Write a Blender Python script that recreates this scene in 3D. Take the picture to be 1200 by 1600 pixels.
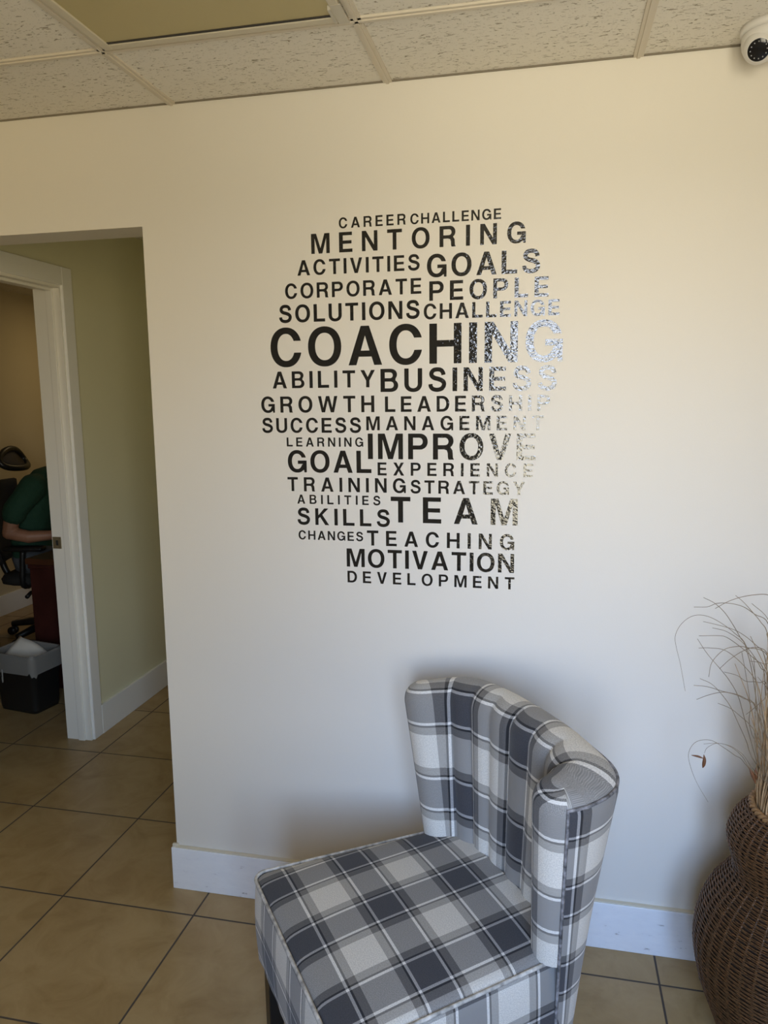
import bpy, bmesh, math, random
from mathutils import Vector, Matrix
import numpy as np

for o in list(bpy.data.objects): bpy.data.objects.remove(o)
scene = bpy.context.scene
C = scene.collection
random.seed(7)
PI = math.pi

# ------------------------------------------------------------------ camera
F_PX = 1163.3
YAW, PITCH, ROLL = 0.2161, 0.1513, -0.0099
CAM = Vector((1.1722, -2.0784, 1.6077))
fwd = Vector((-math.sin(YAW)*math.cos(PITCH), math.cos(YAW)*math.cos(PITCH), -math.sin(PITCH)))
rgt0 = Vector((math.cos(YAW), math.sin(YAW), 0))
up0 = rgt0.cross(fwd)
rgt = math.cos(ROLL)*rgt0 + math.sin(ROLL)*up0
upv = -math.sin(ROLL)*rgt0 + math.cos(ROLL)*up0
cd = bpy.data.cameras.new('camera'); cam = bpy.data.objects.new('camera', cd); C.objects.link(cam)
cam.matrix_world = Matrix(((rgt.x, upv.x, -fwd.x, CAM.x), (rgt.y, upv.y, -fwd.y, CAM.y), (rgt.z, upv.z, -fwd.z, CAM.z), (0, 0, 0, 1)))
cd.sensor_fit = 'VERTICAL'; cd.sensor_height = 24.0; cd.lens = 24.0*F_PX/1600.0
cd.clip_start = 0.05; cd.clip_end = 100
scene.camera = cam

# ------------------------------------------------------------------ exposure, world
scene.view_settings.view_transform = 'Standard'
scene.view_settings.look = 'None'
scene.view_settings.gamma = 1.0
scene.view_settings.use_curve_mapping = False
scene.view_settings.exposure = 0.0
try:
    scene.cycles.max_bounces = 10; scene.cycles.diffuse_bounces = 6; scene.cycles.glossy_bounces = 3
    scene.cycles.caustics_reflective = False; scene.cycles.caustics_refractive = False
except Exception: pass

SKY = 14.9
wd = bpy.data.worlds.new('daylight'); scene.world = wd; wd.use_nodes = True
nt = wd.node_tree; nt.nodes.clear()
tc = nt.nodes.new('ShaderNodeTexCoord'); sp = nt.nodes.new('ShaderNodeSeparateXYZ')
mr = nt.nodes.new('ShaderNodeMapRange'); mr.inputs[1].default_value = -1; mr.inputs[2].default_value = 1
cr = nt.nodes.new('ShaderNodeValToRGB'); bg = nt.nodes.new('ShaderNodeBackground'); wo = nt.nodes.new('ShaderNodeOutputWorld')
nt.links.new(tc.outputs['Generated'], sp.inputs[0]); nt.links.new(sp.outputs['Z'], mr.inputs[0])
nt.links.new(mr.outputs[0], cr.inputs[0]);  nt.links.new(bg.outputs[0], wo.inputs[0])
bg.inputs[1].default_value = SKY
def ramp(node, stops, interp='LINEAR'):
    el = node.color_ramp.elements; node.color_ramp.interpolation = interp
    while len(el) > 1: el.remove(el[-1])
    el[0].position = stops[0][0]; el[0].color = (*stops[0][1], 1)
    for p, c in stops[1:]:
        e = el.new(p); e.color = (*c, 1)
# bright blue sky over a sunlit forecourt, a darker street front at the horizon
ramp(cr, [(0.0, (.88, .80, .60)), (.44, (.92, .84, .64)), (.488, (.88, .82, .66)), (.494, (.42, .43, .44)), (.512, (.42, .46, .52)),
          (.518, (1.18, 1.20, 1.24)), (.555, (1.12, 1.22, 1.40)), (.60, (.84, 1.20, 1.86)), (.70, (.44, .70, 1.24)), (1.0, (.25, .45, .85))])
mr2 = nt.nodes.new('ShaderNodeMapRange'); mr2.inputs[1].default_value = -1; mr2.inputs[2].default_value = 1
cr2 = nt.nodes.new('ShaderNodeValToRGB'); nt.links.new(sp.outputs['X'], mr2.inputs[0]); nt.links.new(mr2.outputs[0], cr2.inputs[0])
ramp(cr2, [(0, (.22,)*3), (.36, (.38,)*3), (.44, (.72,)*3), (.49, (.98,)*3), (.55, (1.03,)*3), (.62, (.80,)*3), (.685, (.52, .51, .49)), (.74, (.72, .68, .58)), (.78, (1.32, 1.20, .96)), (1, (1.7, 1.52, 1.12))])  # added sideways dimming and warm brightening, shapes the light on wall and hall
wm = nt.nodes.new('ShaderNodeMix'); wm.data_type = 'RGBA'; wm.blend_type = 'MULTIPLY'; wm.inputs[0].default_value = 1
nt.links.new(cr.outputs[0], wm.inputs[6]); nt.links.new(cr2.outputs[0], wm.inputs[7]); nt.links.new(wm.outputs[2], bg.inputs[0])

# ------------------------------------------------------------------ helpers
def nodes_of(m):
    m.use_nodes = True
    return m.node_tree, m.node_tree.nodes['Principled BSDF']
def mat(name, col, rough=.6, metal=0.0, spec=.5, bump=None, vary=None, coat=0):
    m = bpy.data.materials.new(name); t, b = nodes_of(m)
    b.inputs['Base Color'].default_value = (*col, 1); b.inputs['Roughness'].default_value = rough
    b.inputs['Metallic'].default_value = metal; b.inputs['Specular IOR Level'].default_value = spec
    tcn = t.nodes.new('ShaderNodeTexCoord')
    if vary:
        sc, amt = vary
        n = t.nodes.new('ShaderNodeTexNoise'); n.inputs['Scale'].default_value = sc; n.inputs['Detail'].default_value = 5
        t.links.new(tcn.outputs['Object'], n.inputs['Vector'])
        r = t.nodes.new('ShaderNodeValToRGB')
        ramp(r, [(.3, tuple(c*(1-amt) for c in col)), (.7, tuple(min(1, c*(1+amt)) for c in col))])
        t.links.new(n.outputs[0], r.inputs[0]); t.links.new(r.outputs[0], b.inputs['Base Color'])
    if bump:
        sc, st, di = bump
        n = t.nodes.new('ShaderNodeTexNoise'); n.inputs['Scale'].default_value = sc; n.inputs['Detail'].default_value = 3
        t.links.new(tcn.outputs['Object'], n.inputs['Vector'])
        bp = t.nodes.new('ShaderNodeBump'); bp.inputs['Strength'].default_value = st; bp.inputs['Distance'].default_value = di
        t.links.new(n.outputs[0], bp.inputs['Height']); t.links.new(bp.outputs[0], b.inputs['Normal'])
    return m
def link(o, parent=None):
    C.objects.link(o)
    if parent is not None: o.parent = parent
    return o
def obj(name, bm, m, parent=None, smooth=False):
    me = bpy.data.meshes.new(name); bm.normal_update(); bm.to_mesh(me); bm.free()
    for mm in (m if isinstance(m, (list, tuple)) else [m]): me.materials.append(mm)
    if smooth:
        for p in me.polygons: p.use_smooth = True
    return link(bpy.data.objects.new(name, me), parent)
def tag(o, label=None, cat=None, group=None, kind=None):
    if label: o['label'] = label
    if cat: o['category'] = cat
    if group: o['group'] = group
    if kind: o['kind'] = kind
    return o
def thing(name, label, cat, loc=(0, 0, 0), rz=0, group=None):
    o = bpy.data.objects.new(name, None); o.empty_display_size = .05
    o.location = loc; o.rotation_euler = (0, 0, rz); link(o)
    return tag(o, label, cat, group)
def struct(name, bm, m, parent=None, smooth=False):
    o = obj(name, bm, m, parent, smooth)
    if parent is None: o['kind'] = 'structure'
    return o
def box(bm, lo, hi, bev=0, M=None, seg=2):
    lo, hi = Vector(lo), Vector(hi)
    r = bmesh.ops.create_cube(bm, size=1.0); vs = r['verts']
    for v in vs: v.co = Vector([lo[i] + (v.co[i]+.5)*(hi[i]-lo[i]) for i in range(3)])
    if bev:
        es = list({e for v in vs for e in v.link_edges})
        q = bmesh.ops.bevel(bm, geom=es, offset=bev, segments=seg, affect='EDGES', profile=.5)
        vs = list({v for f in q['faces'] for v in f.verts} | {v for v in vs if v.is_valid})
    if M is not None: bmesh.ops.transform(bm, matrix=M, verts=[v for v in vs if v.is_valid])
    return bm
def tube(bm, pts, rad, seg=6, cap=True, closed=False):
    pts = [Vector(p) for p in pts]; n = len(pts)
    rad = rad if isinstance(rad, (list, tuple)) else [rad]*n
    rings = []; prev = None
    for i, p in enumerate(pts):
        a = pts[(i-1) % n] if (closed or i > 0) else pts[i]
        b = pts[(i+1) % n] if (closed or i < n-1) else pts[i]
        d = (b-a).normalized()
        if prev is None:
            u = d.orthogonal().normalized()
        else:
            u = (prev - d*prev.dot(d)).normalized()
        prev = u; v = d.cross(u)
        rings.append([bm.verts.new(p + (u*math.cos(2*PI*k/seg) + v*math.sin(2*PI*k/seg))*rad[i]) for k in range(seg)])
    m = n if closed else n-1
    for i in range(m):
        A, B = rings[i], rings[(i+1) % n]
        for k in range(seg):
            bm.faces.new((A[k], A[(k+1) % seg], B[(k+1) % seg], B[k]))
    if cap and not closed:
        bm.faces.new(rings[0][::-1]); bm.faces.new(rings[-1])
    return bm
def lathe(bm, prof, seg=32, M=None, cap0=False, cap1=False):
    rings = []
    for r, z in prof:
        rings.append([bm.verts.new((r*math.cos(2*PI*k/seg), r*math.sin(2*PI*k/seg), z)) for k in range(seg)])
    for A, B in zip(rings, rings[1:]):
        for k in range(seg): bm.faces.new((A[k], A[(k+1) % seg], B[(k+1) % seg], B[k]))
    if cap0: bm.faces.new(rings[0][::-1])
    if cap1: bm.faces.new(rings[-1])
    if M is not None: bmesh.ops.transform(bm, matrix=M, verts=[v for r in rings for v in r])
    return bm
def catmull(P, n):
    P = [Vector(p) for p in P]
    Q = [2*P[0]-P[1]] + P + [2*P[-1]-P[-2]]; out = []
    for i in range(len(P)-1):
        a, b, c, d = Q[i:i+4]
        for k in range(n):
            t = k/n
            out.append(.5*((2*b) + (c-a)*t + (2*a-5*b+4*c-d)*t*t + (3*b-a-3*c+d)*t**3))
    out.append(P[-1]); return out
def look(d, roll=0):
    """rotation taking +Z to direction d"""
    return Vector(d).to_track_quat('Z', 'Y').to_matrix().to_4x4()
def T(x, y, z): return Matrix.Translation((x, y, z))

# ------------------------------------------------------------------ materials of the room
PAINT = mat('wall_paint', (.80, .755, .675), .55, bump=(220, .08, .002))
PAINT_HALL = mat('hall_paint', (.76, .74, .54), .6, bump=(220, .06, .002))
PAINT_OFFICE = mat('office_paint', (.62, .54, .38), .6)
TRIM = mat('trim_paint', (.88, .88, .87), .42)
TRIM_CASING = mat('casing_paint', (.87, .85, .80), .38)
CREAM = mat('cream_trim', (.72, .66, .52), .5)
GRID = mat('ceiling_grid_paint', (.66, .60, .50), .45)
WINDOW_FRAME = mat('window_frame_metal', (.25, .24, .23), .45, .6)

def scuffed_trim():
    m = bpy.data.materials.new('scuffed_baseboard'); t, b = nodes_of(m)
    tcn = t.nodes.new('ShaderNodeTexCoord'); mp = t.nodes.new('ShaderNodeMapping'); mp.inputs['Scale'].default_value = (14, 14, 40)
    n = t.nodes.new('ShaderNodeTexNoise'); n.inputs['Scale'].default_value = 1.6; n.inputs['Detail'].default_value = 8; n.inputs['Roughness'].default_value = .7
    r = t.nodes.new('ShaderNodeValToRGB'); ramp(r, [(.28, (.30, .28, .27)), (.36, (.88, .89, .91)), (.7, (.93, .94, .95))])
    t.links.new(tcn.outputs['Object'], mp.inputs[0]); t.links.new(mp.outputs[0], n.inputs['Vector'])
    t.links.new(n.outputs[0], r.inputs[0]); t.links.new(r.outputs[0], b.inputs['Base Color']); b.inputs['Roughness'].default_value = .4
    return m
BASE = scuffed_trim()

def tile_floor():
    m = bpy.data.materials.new('ceramic_floor_tile'); t, b = nodes_of(m); N = t.nodes; L = t.links
    P = .4649; X0, Y0 = .1148, -.1269
    tcn = N.new('ShaderNodeTexCoord'); s = N.new('ShaderNodeSeparateXYZ'); L.new(tcn.outputs['Object'], s.inputs[0])
    def mth(op, a, bb=None):
        q = N.new('ShaderNodeMath'); q.operation = op
        for i, v in enumerate((a, bb)):
            if v is None: continue
            if isinstance(v, (int, float)): q.inputs[i].default_value = v
            else: L.new(v, q.inputs[i])
        return q.outputs[0]
    def edge(ax, o):
        u = mth('DIVIDE', mth('SUBTRACT', s.outputs[ax], o), P)
        f = mth('FRACT', u); return mth('MINIMUM', f, mth('SUBTRACT', 1.0, f)), mth('FLOOR', u)
    ex, ix = edge('X', X0); ey, iy = edge('Y', Y0)
    d = mth('MULTIPLY', mth('MINIMUM', ex, ey), P)          # metres from the joint
    g = N.new('ShaderNodeMapRange'); g.inputs[1].default_value = .0022; g.inputs[2].default_value = .0036; L.new(d, g.inputs[0])
    cb = N.new('ShaderNodeCombineXYZ'); L.new(ix, cb.inputs[0]); L.new(iy, cb.inputs[1])
    wn = N.new('ShaderNodeTexWhiteNoise'); L.new(cb.outputs[0], wn.inputs[0])
    off = N.new('ShaderNodeVectorMath'); off.operation = 'MULTIPLY_ADD'
    L.new(wn.outputs['Color'], off.inputs[0]); off.inputs[1].default_value = (9, 9, 9); L.new(tcn.outputs['Object'], off.inputs[2])
    n1 = N.new('ShaderNodeTexNoise'); n1.inputs['Scale'].default_value = 7; n1.inputs['Detail'].default_value = 8; n1.inputs['Roughness'].default_value = .62; n1.inputs['Distortion'].default_value = .8
    L.new(off.outputs[0], n1.inputs['Vector'])
    r = N.new('ShaderNodeValToRGB'); ramp(r, [(.28, (.315, .205, .083)), (.45, (.385, .265, .118)), (.62, (.435, .31, .148)), (.78, (.395, .275, .128))])
    L.new(n1.outputs[0], r.inputs[0])
    mx = N.new('ShaderNodeMix'); mx.data_type = 'RGBA'; L.new(g.outputs[0], mx.inputs[0])
    mx.inputs[6].default_value = (.075, .06, .05, 1); L.new(r.outputs[0], mx.inputs[7])
    L.new(mx.outputs[2], b.inputs['Base Color'])
    rr = N.new('ShaderNodeMapRange'); rr.inputs[3].default_value = .85; rr.inputs[4].default_value = .36; L.new(g.outputs[0], rr.inputs[0]); L.new(rr.outputs[0], b.inputs['Roughness'])
    h = mth('ADD', g.outputs[0], mth('MULTIPLY', n1.outputs[0], .25))
    bp = N.new('ShaderNodeBump'); bp.inputs['Distance'].default_value = .002; bp.inputs['Strength'].default_value = .5; L.new(h, bp.inputs['Height']); L.new(bp.outputs[0], b.inputs['Normal'])
    return m
TILE = tile_floor()

def fissured():
    m = bpy.data.materials.new('fissured_ceiling_tile'); t, b = nodes_of(m); N = t.nodes; L = t.links
    tcn = N.new('ShaderNodeTexCoord'); hs = []
    for sc, w, lo, hi in (((62, 210, 1), .8, .635, .675), ((44, 120, 1), 1.1, .655, .69), ((200, 240, 1), .2, .64, .73)):
        mp = N.new('ShaderNodeMapping'); mp.inputs['Scale'].default_value = sc; L.new(tcn.outputs['Object'], mp.inputs[0])
        n = N.new('ShaderNodeTexNoise'); n.inputs['Scale'].default_value = 1; n.inputs['Detail'].default_value = 2; n.inputs['Distortion'].default_value = w
        L.new(mp.outputs[0], n.inputs['Vector'])
        r = N.new('ShaderNodeMapRange'); r.inputs[1].default_value = lo; r.inputs[2].default_value = hi; r.interpolation_type = 'SMOOTHSTEP'
        L.new(n.outputs[0], r.inputs[0]); hs.append(r.outputs[0])
    a = N.new('ShaderNodeMath'); a.operation = 'MAXIMUM'; L.new(hs[0], a.inputs[0]); L.new(hs[1], a.inputs[1])
    c = N.new('ShaderNodeMath'); c.operation = 'MULTIPLY_ADD'; L.new(hs[2], c.inputs[0]); c.inputs[1].default_value = .35; L.new(a.outputs[0], c.inputs[2]); c.use_clamp = True
    mx = N.new('ShaderNodeMix'); mx.data_type = 'RGBA'; L.new(c.outputs[0], mx.inputs[0])
    mx.inputs[6].default_value = (.80, .765, .69, 1); mx.inputs[7].default_value = (.37, .33, .26, 1)
    L.new(mx.outputs[2], b.inputs['Base Color']); b.inputs['Roughness'].default_value = .95
    bp = N.new('ShaderNodeBump'); bp.inputs['Distance'].default_value = -.004; bp.inputs['Strength'].default_value = .6
    L.new(c.outputs[0], bp.inputs['Height']); L.new(bp.outputs[0], b.inputs['Normal'])
    return m
CEIL = fissured()

# ------------------------------------------------------------------ room shell
H = 2.44
XL, XR, YF, YB = -2.2, 3.0, -2.8, 4.3          # lobby left and right, window wall, far end of hall and office
HALL = -.93; WT = .125; OFX = -2.86            # hall wall face, wall thickness, far wall of the office
DOOR0, DOOR1, DOORH = .02, .907, 2.099         # office door opening along y

bm = bmesh.new(); box(bm, (OFX-.15, YF-.15, -.06), (XR+.15, YB+.15, 0)); floor = struct('floor', bm, TILE)
bm = bmesh.new(); box(bm, (OFX-.15, YF-.15, H), (XR+.15, YB+.15, H+.08)); ceiling = struct('ceiling', bm, CEIL)

# decal wall: solid to the right of the hall opening, lintel over it, stub on its left
bm = bmesh.new()
box(bm, (0, 0, 0), (XR+.15, WT, H)); box(bm, (HALL, 0, 2.112), (0, WT, H)); box(bm, (XL-.15, 0, 0), (HALL-.0, WT, H))
struct('wall_back', bm, PAINT)
# hall: left wall with the office door, right side and end
bm = bmesh.new()
box(bm, (HALL-WT, WT, DOORH+.03), (HALL, DOOR1+.03, H)); box(bm, (HALL-WT, DOOR1+.03, 0), (HALL, YB, H))
struct('wall_hall', bm, PAINT_HALL)
bm = bmesh.new(); box(bm, (0, WT, 0), (.12, YB, H)); struct('wall_hall_right', bm, PAINT_HALL)
bm = bmesh.new(); box(bm, (OFX-.15, YB, 0), (.12, YB+.12, H)); struct('wall_hall_end', bm, PAINT_HALL)
bm = bmesh.new(); box(bm, (OFX-.15, WT, 0), (OFX, YB, H)); box(bm, (OFX-.15, 0, 0), (XL-.15, WT, H)); struct('wall_office', bm, PAINT_OFFICE)
# office side skin of the hall wall
bm = bmesh.new(); box(bm, (HALL-WT-.012, DOOR1+.09, 0), (HALL-WT, YB, H)); struct('wall_office_right', bm, PAINT_OFFICE)
# lobby side walls and window wall
bm = bmesh.new(); box(bm, (XL-.15, YF-.15, 0), (XL, 0, H)); struct('wall_left', bm, PAINT)
bm = bmesh.new(); box(bm, (XR, YF-.15, 0), (XR+.15, 0, H)); struct('wall_right', bm, PAINT)
WZ0, WZ1 = .70, 2.31
WINS = [(.86, 1.40), (1.54, 2.06)]
bm = bmesh.new()
box(bm, (XL, YF-.15, 0), (XR, YF, WZ0)); box(bm, (XL, YF-.15, WZ1), (XR, YF, H))
xs = [XL] + [v for w_ in WINS for v in w_] + [XR]
for i in range(0, len(xs), 2): box(bm, (xs[i], YF-.15, WZ0), (xs[i+1], YF, WZ1))
struct('wall_front', bm, PAINT)
for i, (a, b_) in enumerate(WINS):
    bm = bmesh.new(); t_ = .025
    box(bm, (a, YF-.10, WZ0), (a+t_, YF-.05, WZ1)); box(bm, (b_-t_, YF-.10, WZ0), (b_, YF-.05, WZ1))
    box(bm, (a+t_, YF-.10, WZ0), (b_-t_, YF-.05, WZ0+t_)); box(bm, (a+t_, YF-.10, WZ1-t_), (b_-t_, YF-.05, WZ1))
    struct('window_%d' % (i+1), bm, WINDOW_FRAME)
    # sampling portal in the window opening (lets the sky light through it be found, adds no light of its own)
    ld = bpy.data.lights.new('window_portal', 'AREA'); ld.shape = 'RECTANGLE'; ld.size = b_-a; ld.size_y = WZ1-WZ0
    ld.cycles.is_portal = True
    lo = bpy.data.objects.new('window_portal', ld); lo.location = ((a+b_)/2, YF-.04, (WZ0+WZ1)/2); lo.rotation_euler = (PI/2, 0, 0); C.objects.link(lo)

# baseboards
bm = bmesh.new(); box(bm, (-.013, -.016, 0), (XR, 0, .146), .002); base = struct('baseboard_back', bm, BASE)
bm = bmesh.new(); box(bm, (.002, -.0145, .1462), (XR, -.0003, .1500), .001)
struct('trim_1', bm, CREAM)
bm = bmesh.new(); box(bm, (-.011, -.012, .146), (.010, -.001, .158), .003); struct('trim_2', bm, CREAM)
bm = bmesh.new(); box(bm, (HALL, .985, 0), (HALL+.015, YB, .146), .002); struct('baseboard_hall', bm, TRIM)
bm = bmesh.new(); box(bm, (OFX, WT, 0), (OFX+.015, YB, .155), .002); struct('baseboard_office', bm, TRIM)

# office door frame in the hall wall: jamb lining, stop, casing
door = bpy.data.objects.new('door_1', None); door.location = (HALL, DOOR1, 0); link(door); door['kind'] = 'structure'
def dpart(name, bm, m): 
    bmesh.ops.translate(bm, verts=bm.verts, vec=-Vector(door.location)); return obj(name, bm, m, door)
bm = bmesh.new()
box(bm, (HALL-WT-.004, DOOR1, 0), (HALL+.002, DOOR1+.03, DOORH+.03)); box(bm, (HALL-WT-.004, WT, DOORH), (HALL+.002, DOOR1, DOORH+.03)); dpart('jamb', bm, TRIM_CASING)
bm = bmesh.new()
box(bm, (HALL-.062, DOOR1-.012, 0), (HALL-.028, DOOR1, DOORH), .003); box(bm, (HALL-.062, WT, DOORH-.012), (HALL-.028, DOOR1-.012, DOORH), .003); dpart('door_stop', bm, TRIM_CASING)
bm = bmesh.new()
box(bm, (HALL, DOOR1+.010, 0), (HALL+.014, DOOR1+.080, DOORH+.092), .003); box(bm, (HALL, WT, DOORH+.012), (HALL+.014, DOOR1+.010, DOORH+.092), .003); dpart('casing', bm, TRIM)
BRASS = mat('worn_strike_plate', (.42, .36, .24), .4, .8)
bm = bmesh.new(); box(bm, (HALL-.125, DOOR1-.003, .935), (HALL-.082, DOOR1, .99)); sp_ = dpart('strike_plate', bm, BRASS); sp_['label'] = 'worn metal strike plate'
bm = bmesh.new(); box(bm, (HALL-.108, DOOR1-.0045, .950), (HALL-.096, DOOR1-.0029, .974)); dpart('latch_hole', bm, mat('latch_hole_dark', (.02, .02, .02), .8))

# ceiling suspension grid and light fitting
TX = [-.5088, .1125, .738, 1.371, 2.004, 2.637]
TY = -.335
bm = bmesh.new()
def tbar(x0, y0, x1, y1):
    w = .012
    if abs(x1-x0) < 1e-6: box(bm, (x0-w, y0, H-.005), (x0+w, y1, H+.001)); box(bm, (x0-.004, y0, H-.008), (x0+.004, y1, H-.004))
    else: box(bm, (x0, y0-w, H-.005), (x1, y0+w, H+.001)); box(bm, (x0, y0-.004, H-.008), (x1, y0+.004, H-.004))
for x in [-1.76, -1.13] + TX: tbar(x, YF, x, 0)
for k in range(5):
    if TY-.632*k > YF: tbar(XL, TY-.632*k, XR, TY-.632*k)
grid = struct('trim_3', bm, GRID)
bm = bmesh.new(); box(bm, (0, -.004, H-.004), (XR, 0, H)); box(bm, (XL, -.004, H-.004), (0, 0, H)); struct('trim_4', bm, mat('wall_angle_shadow', (.22, .19, .14), .6))  # wall angle, with the shade under the ceiling put into its dark colour
bm = bmesh.new()                                            # ceiling tile joint over the hall
box(bm, (HALL, 1.43, H-.004), (0, 1.448, H+.001)); struct('trim_5', bm, mat('hall_ceiling_joint', (.12, .10, .06), .7))

LX0, LX1, LY0, LY1 = .128, .722, -.967-.6, -.352
lt = thing('ceiling_light', 'switched-off recessed fluorescent panel with a yellowed diffuser in the ceiling grid', 'ceiling light', ((LX0+LX1)/2, (LY0+LY1)/2, H-.006))
def lpart(name, bm, m):
    bmesh.ops.translate(bm, verts=bm.verts, vec=-Vector(lt.location)); return obj(name, bm, m, lt)
bm = bmesh.new()
for lo, hi in (((LX0, LY0, H-.012), (LX0+.022, LY1, H+.0)), ((LX1-.022, LY0, H-.012), (LX1, LY1, H+.0)), ((LX0+.022, LY1-.022, H-.012), (LX1-.022, LY1, H+.0)), ((LX0+.022, LY0, H-.012), (LX1-.022, LY0+.022, H+.0))):
    box(bm, lo, hi, .002)
fr = lpart('frame', bm, mat('light_frame', (.60, .55, .44), .4)); fr['label'] = 'cream metal frame'
bm = bmesh.new(); box(bm, (LX0+.022, LY0+.022, H-.008), (LX1-.022, LY1-.022, H-.003))
df = lpart('diffuser', bm, mat('yellowed_diffuser', (.47, .40, .20), .35, bump=(90, .15, .002))); df['label'] = 'yellowed acrylic diffuser'
bm = bmesh.new(); box(bm, (LX0+.022, LY1-.030, H-.0092), (LX1-.022, LY1-.022, H-.008)); lpart('gap_strip', bm, mat('dark_gap', (.05, .045, .04), .8))  # dark strip along the frame edge of the diffuser
bm = bmesh.new(); box(bm, (LX1-.020, LY1-.075, H-.0125), (LX1+.004, LY1+.004, H-.0105)); box(bm, (LX1-.026, LY1-.07, H-.018), (LX1-.020, LY1-.01, H-.006)); lpart('clip', bm, mat('light_clip', (.55, .52, .45), .4))

# unseen ceiling lamp, added to brighten the hall with warm light
hl = thing('added_hall_light', 'added unseen round ceiling lamp further down the hall', 'ceiling light', (-.45, 3.3, H))
bm = bmesh.new(); lathe(bm, [(.0001, 0), (.13, 0), (.13, -.03), (.0001, -.03)], 32); obj('added_lamp_housing', bm, TRIM, hl, True)
ld = bpy.data.lights.new('added_hall_lamp', 'AREA'); ld.shape = 'DISK'; ld.size = .22; ld.energy = 3.0; ld.color = (1.0, .82, .45)
lo = bpy.data.objects.new('added_hall_lamp', ld); lo.location = (-.45, 3.3, H-.035); C.objects.link(lo)


# ------------------------------------------------------------------ vinyl lettering on the wall
SX, SY = .195, .165
def arc(cx, cy, rx, ry, a0, a1, n=18, e=2.15):
    out = []
    for k in range(n+1):
        a = math.radians(a0 + (a1-a0)*k/n); c, s = math.cos(a), math.sin(a)
        out.append((cx + rx*math.copysign(abs(c)**(2/e), c), cy + ry*math.copysign(abs(s)**(2/e), s)))
    return out
def ang_at_y(cy, ry, y, e=2.15):        # parameter angle in the first / fourth quadrant where the superellipse has height y
    s = (y-cy)/ry; return math.degrees(math.asin(math.copysign(abs(s)**(e/2), s)))
def stroke(P, w):
    P = catmull([(x, y, 0) for x, y in P], 8); L_, R_ = [], []
    W_ = w if isinstance(w, list) else [w]*len(P)
    for i, p in enumerate(P):
        d = (P[min(i+1, len(P)-1)] - P[max(i-1, 0)]).normalized(); n = Vector((-d.y, d.x, 0)); f = i/(len(P)-1)
        ww = w(f) if callable(w) else w
        L_.append(tuple((p+n*ww/2)[:2])); R_.append(tuple((p-n*ww/2)[:2]))
    return L_ + R_[::-1]
def glyphs():
    G = {}; s, h = SX, SY
    G['I'] = (.20, [[(0, 0), (.20, 0), (.20, 1), (0, 1)]])
    G['L'] = (.69, [[(0, 0), (.69, 0), (.69, h+.01), (s+.01, h+.01), (s+.01, 1), (0, 1)]])
    G['E'] = (.71, [[(0, 0), (.71, 0), (.71, h), (s+.01, h), (s+.01, .42), (.665, .42), (.665, .58), (s+.01, .58), (s+.01, 1-h), (.695, 1-h), (.695, 1), (0, 1)]])
    w = .77; G['T'] = (w, [[(w/2-s/2, 0), (w/2+s/2, 0), (w/2+s/2, 1-h-.005), (w, 1-h-.005), (w, 1), (0, 1), (0, 1-h-.005), (w/2-s/2, 1-h-.005)]])
    w = .82; q = .42; G['H'] = (w, [[(0, 0), (s, 0), (s, q), (w-s, q), (w-s, 0), (w, 0), (w, 1), (w-s, 1), (w-s, q+h), (s, q+h), (s, 1), (0, 1)]])
    w = .82; G['N'] = (w, [[(0, 0), (s-.01, 0), (s-.01, .70), (w-.215, 0), (w, 0), (w, 1), (w-s+.01, 1), (w-s+.01, .30), (.215, 1), (0, 1)]])
    G['M'] = (1.0, [[(0, 0), (s-.01, 0), (s-.01, .77), (.405, 0), (.595, 0), (1-s+.01, .77), (1-s+.01, 0), (1, 0), (1, 1), (.725, 1), (.5, .27), (.275, 1), (0, 1)]])
    G['A'] = (.90, [[(0, 0), (.21, 0), (.28, .215), (.62, .215), (.69, 0), (.90, 0), (.56, 1), (.34, 1)], [(.333, .37), (.567, .37), (.45, .755)]])
    G['V'] = (.84, [[(0, 1), (.215, 1), (.42, .25), (.625, 1), (.84, 1), (.53, 0), (.31, 0)]])
    G['W'] = (1.25, [[(0, 1), (.205, 1), (.335, .28), (.52, 1), (.73, 1), (.915, .28), (1.045, 1), (1.25, 1), (1.02, 0), (.81, 0), (.625, .72), (.44, 0), (.23, 0)]])
    G['X'] = (.86, [[(0, 0), (.31, .51), (.02, 1), (.255, 1), (.43, .67), (.605, 1), (.84, 1), (.55, .51), (.86, 0), (.615, 0), (.43, .35), (.245, 0)]])
    G['Y'] = (.88, [[(0, 1), (.23, 1), (.44, .60), (.65, 1), (.88, 1), (.54, .39), (.54, 0), (.34, 0), (.34, .39)]])
    G['K'] = (.85, [[(0, 0), (0, 1), (s, 1), (s, .58), (.56, 1), (.82, 1), (.44, .62), (.85, 0), (.61, 0), (.30, .48), (s, .375), (s, 0)]])
    w = .79; G['U'] = (w, [[(0, 1)] + arc(w/2, .345, w/2, .362, 180, 360) + [(w, 1), (w-s, 1)] + arc(w/2, .345, w/2-s, .362-h, 360, 180) + [(s, 1)]])
    w = .91; G['O'] = (w, [arc(w/2, .5, w/2, .518, 0, 360, 48)[:-1], arc(w/2, .5, w/2-s, .518-h, 0, 360, 48)[:-1]])
    ya, yb = .665, .36; cx = .435; ro, so = .435, .518; ri, si = ro-s, so-h
    G['C'] = (.85, [arc(cx, .5, ro, so, ang_at_y(.5, so, ya), 360+ang_at_y(.5, so, yb), 44) + arc(cx, .5, ri, si, 360+ang_at_y(.5, si, yb), ang_at_y(.5, si, ya), 44)])
    cx = .445; ro = .445; ri = ro-s
    G['G'] = (.90, [arc(cx, .5, ro, so, ang_at_y(.5, so, .675), 312, 36) + [(.77, .105), (.785, 0), (.90, 0), (.90, .54), (.48, .54), (.48, .385), (.725, .385)]
              + arc(cx, .5, ri, si, 335, ang_at_y(.5, si, .675), 36)])
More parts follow.
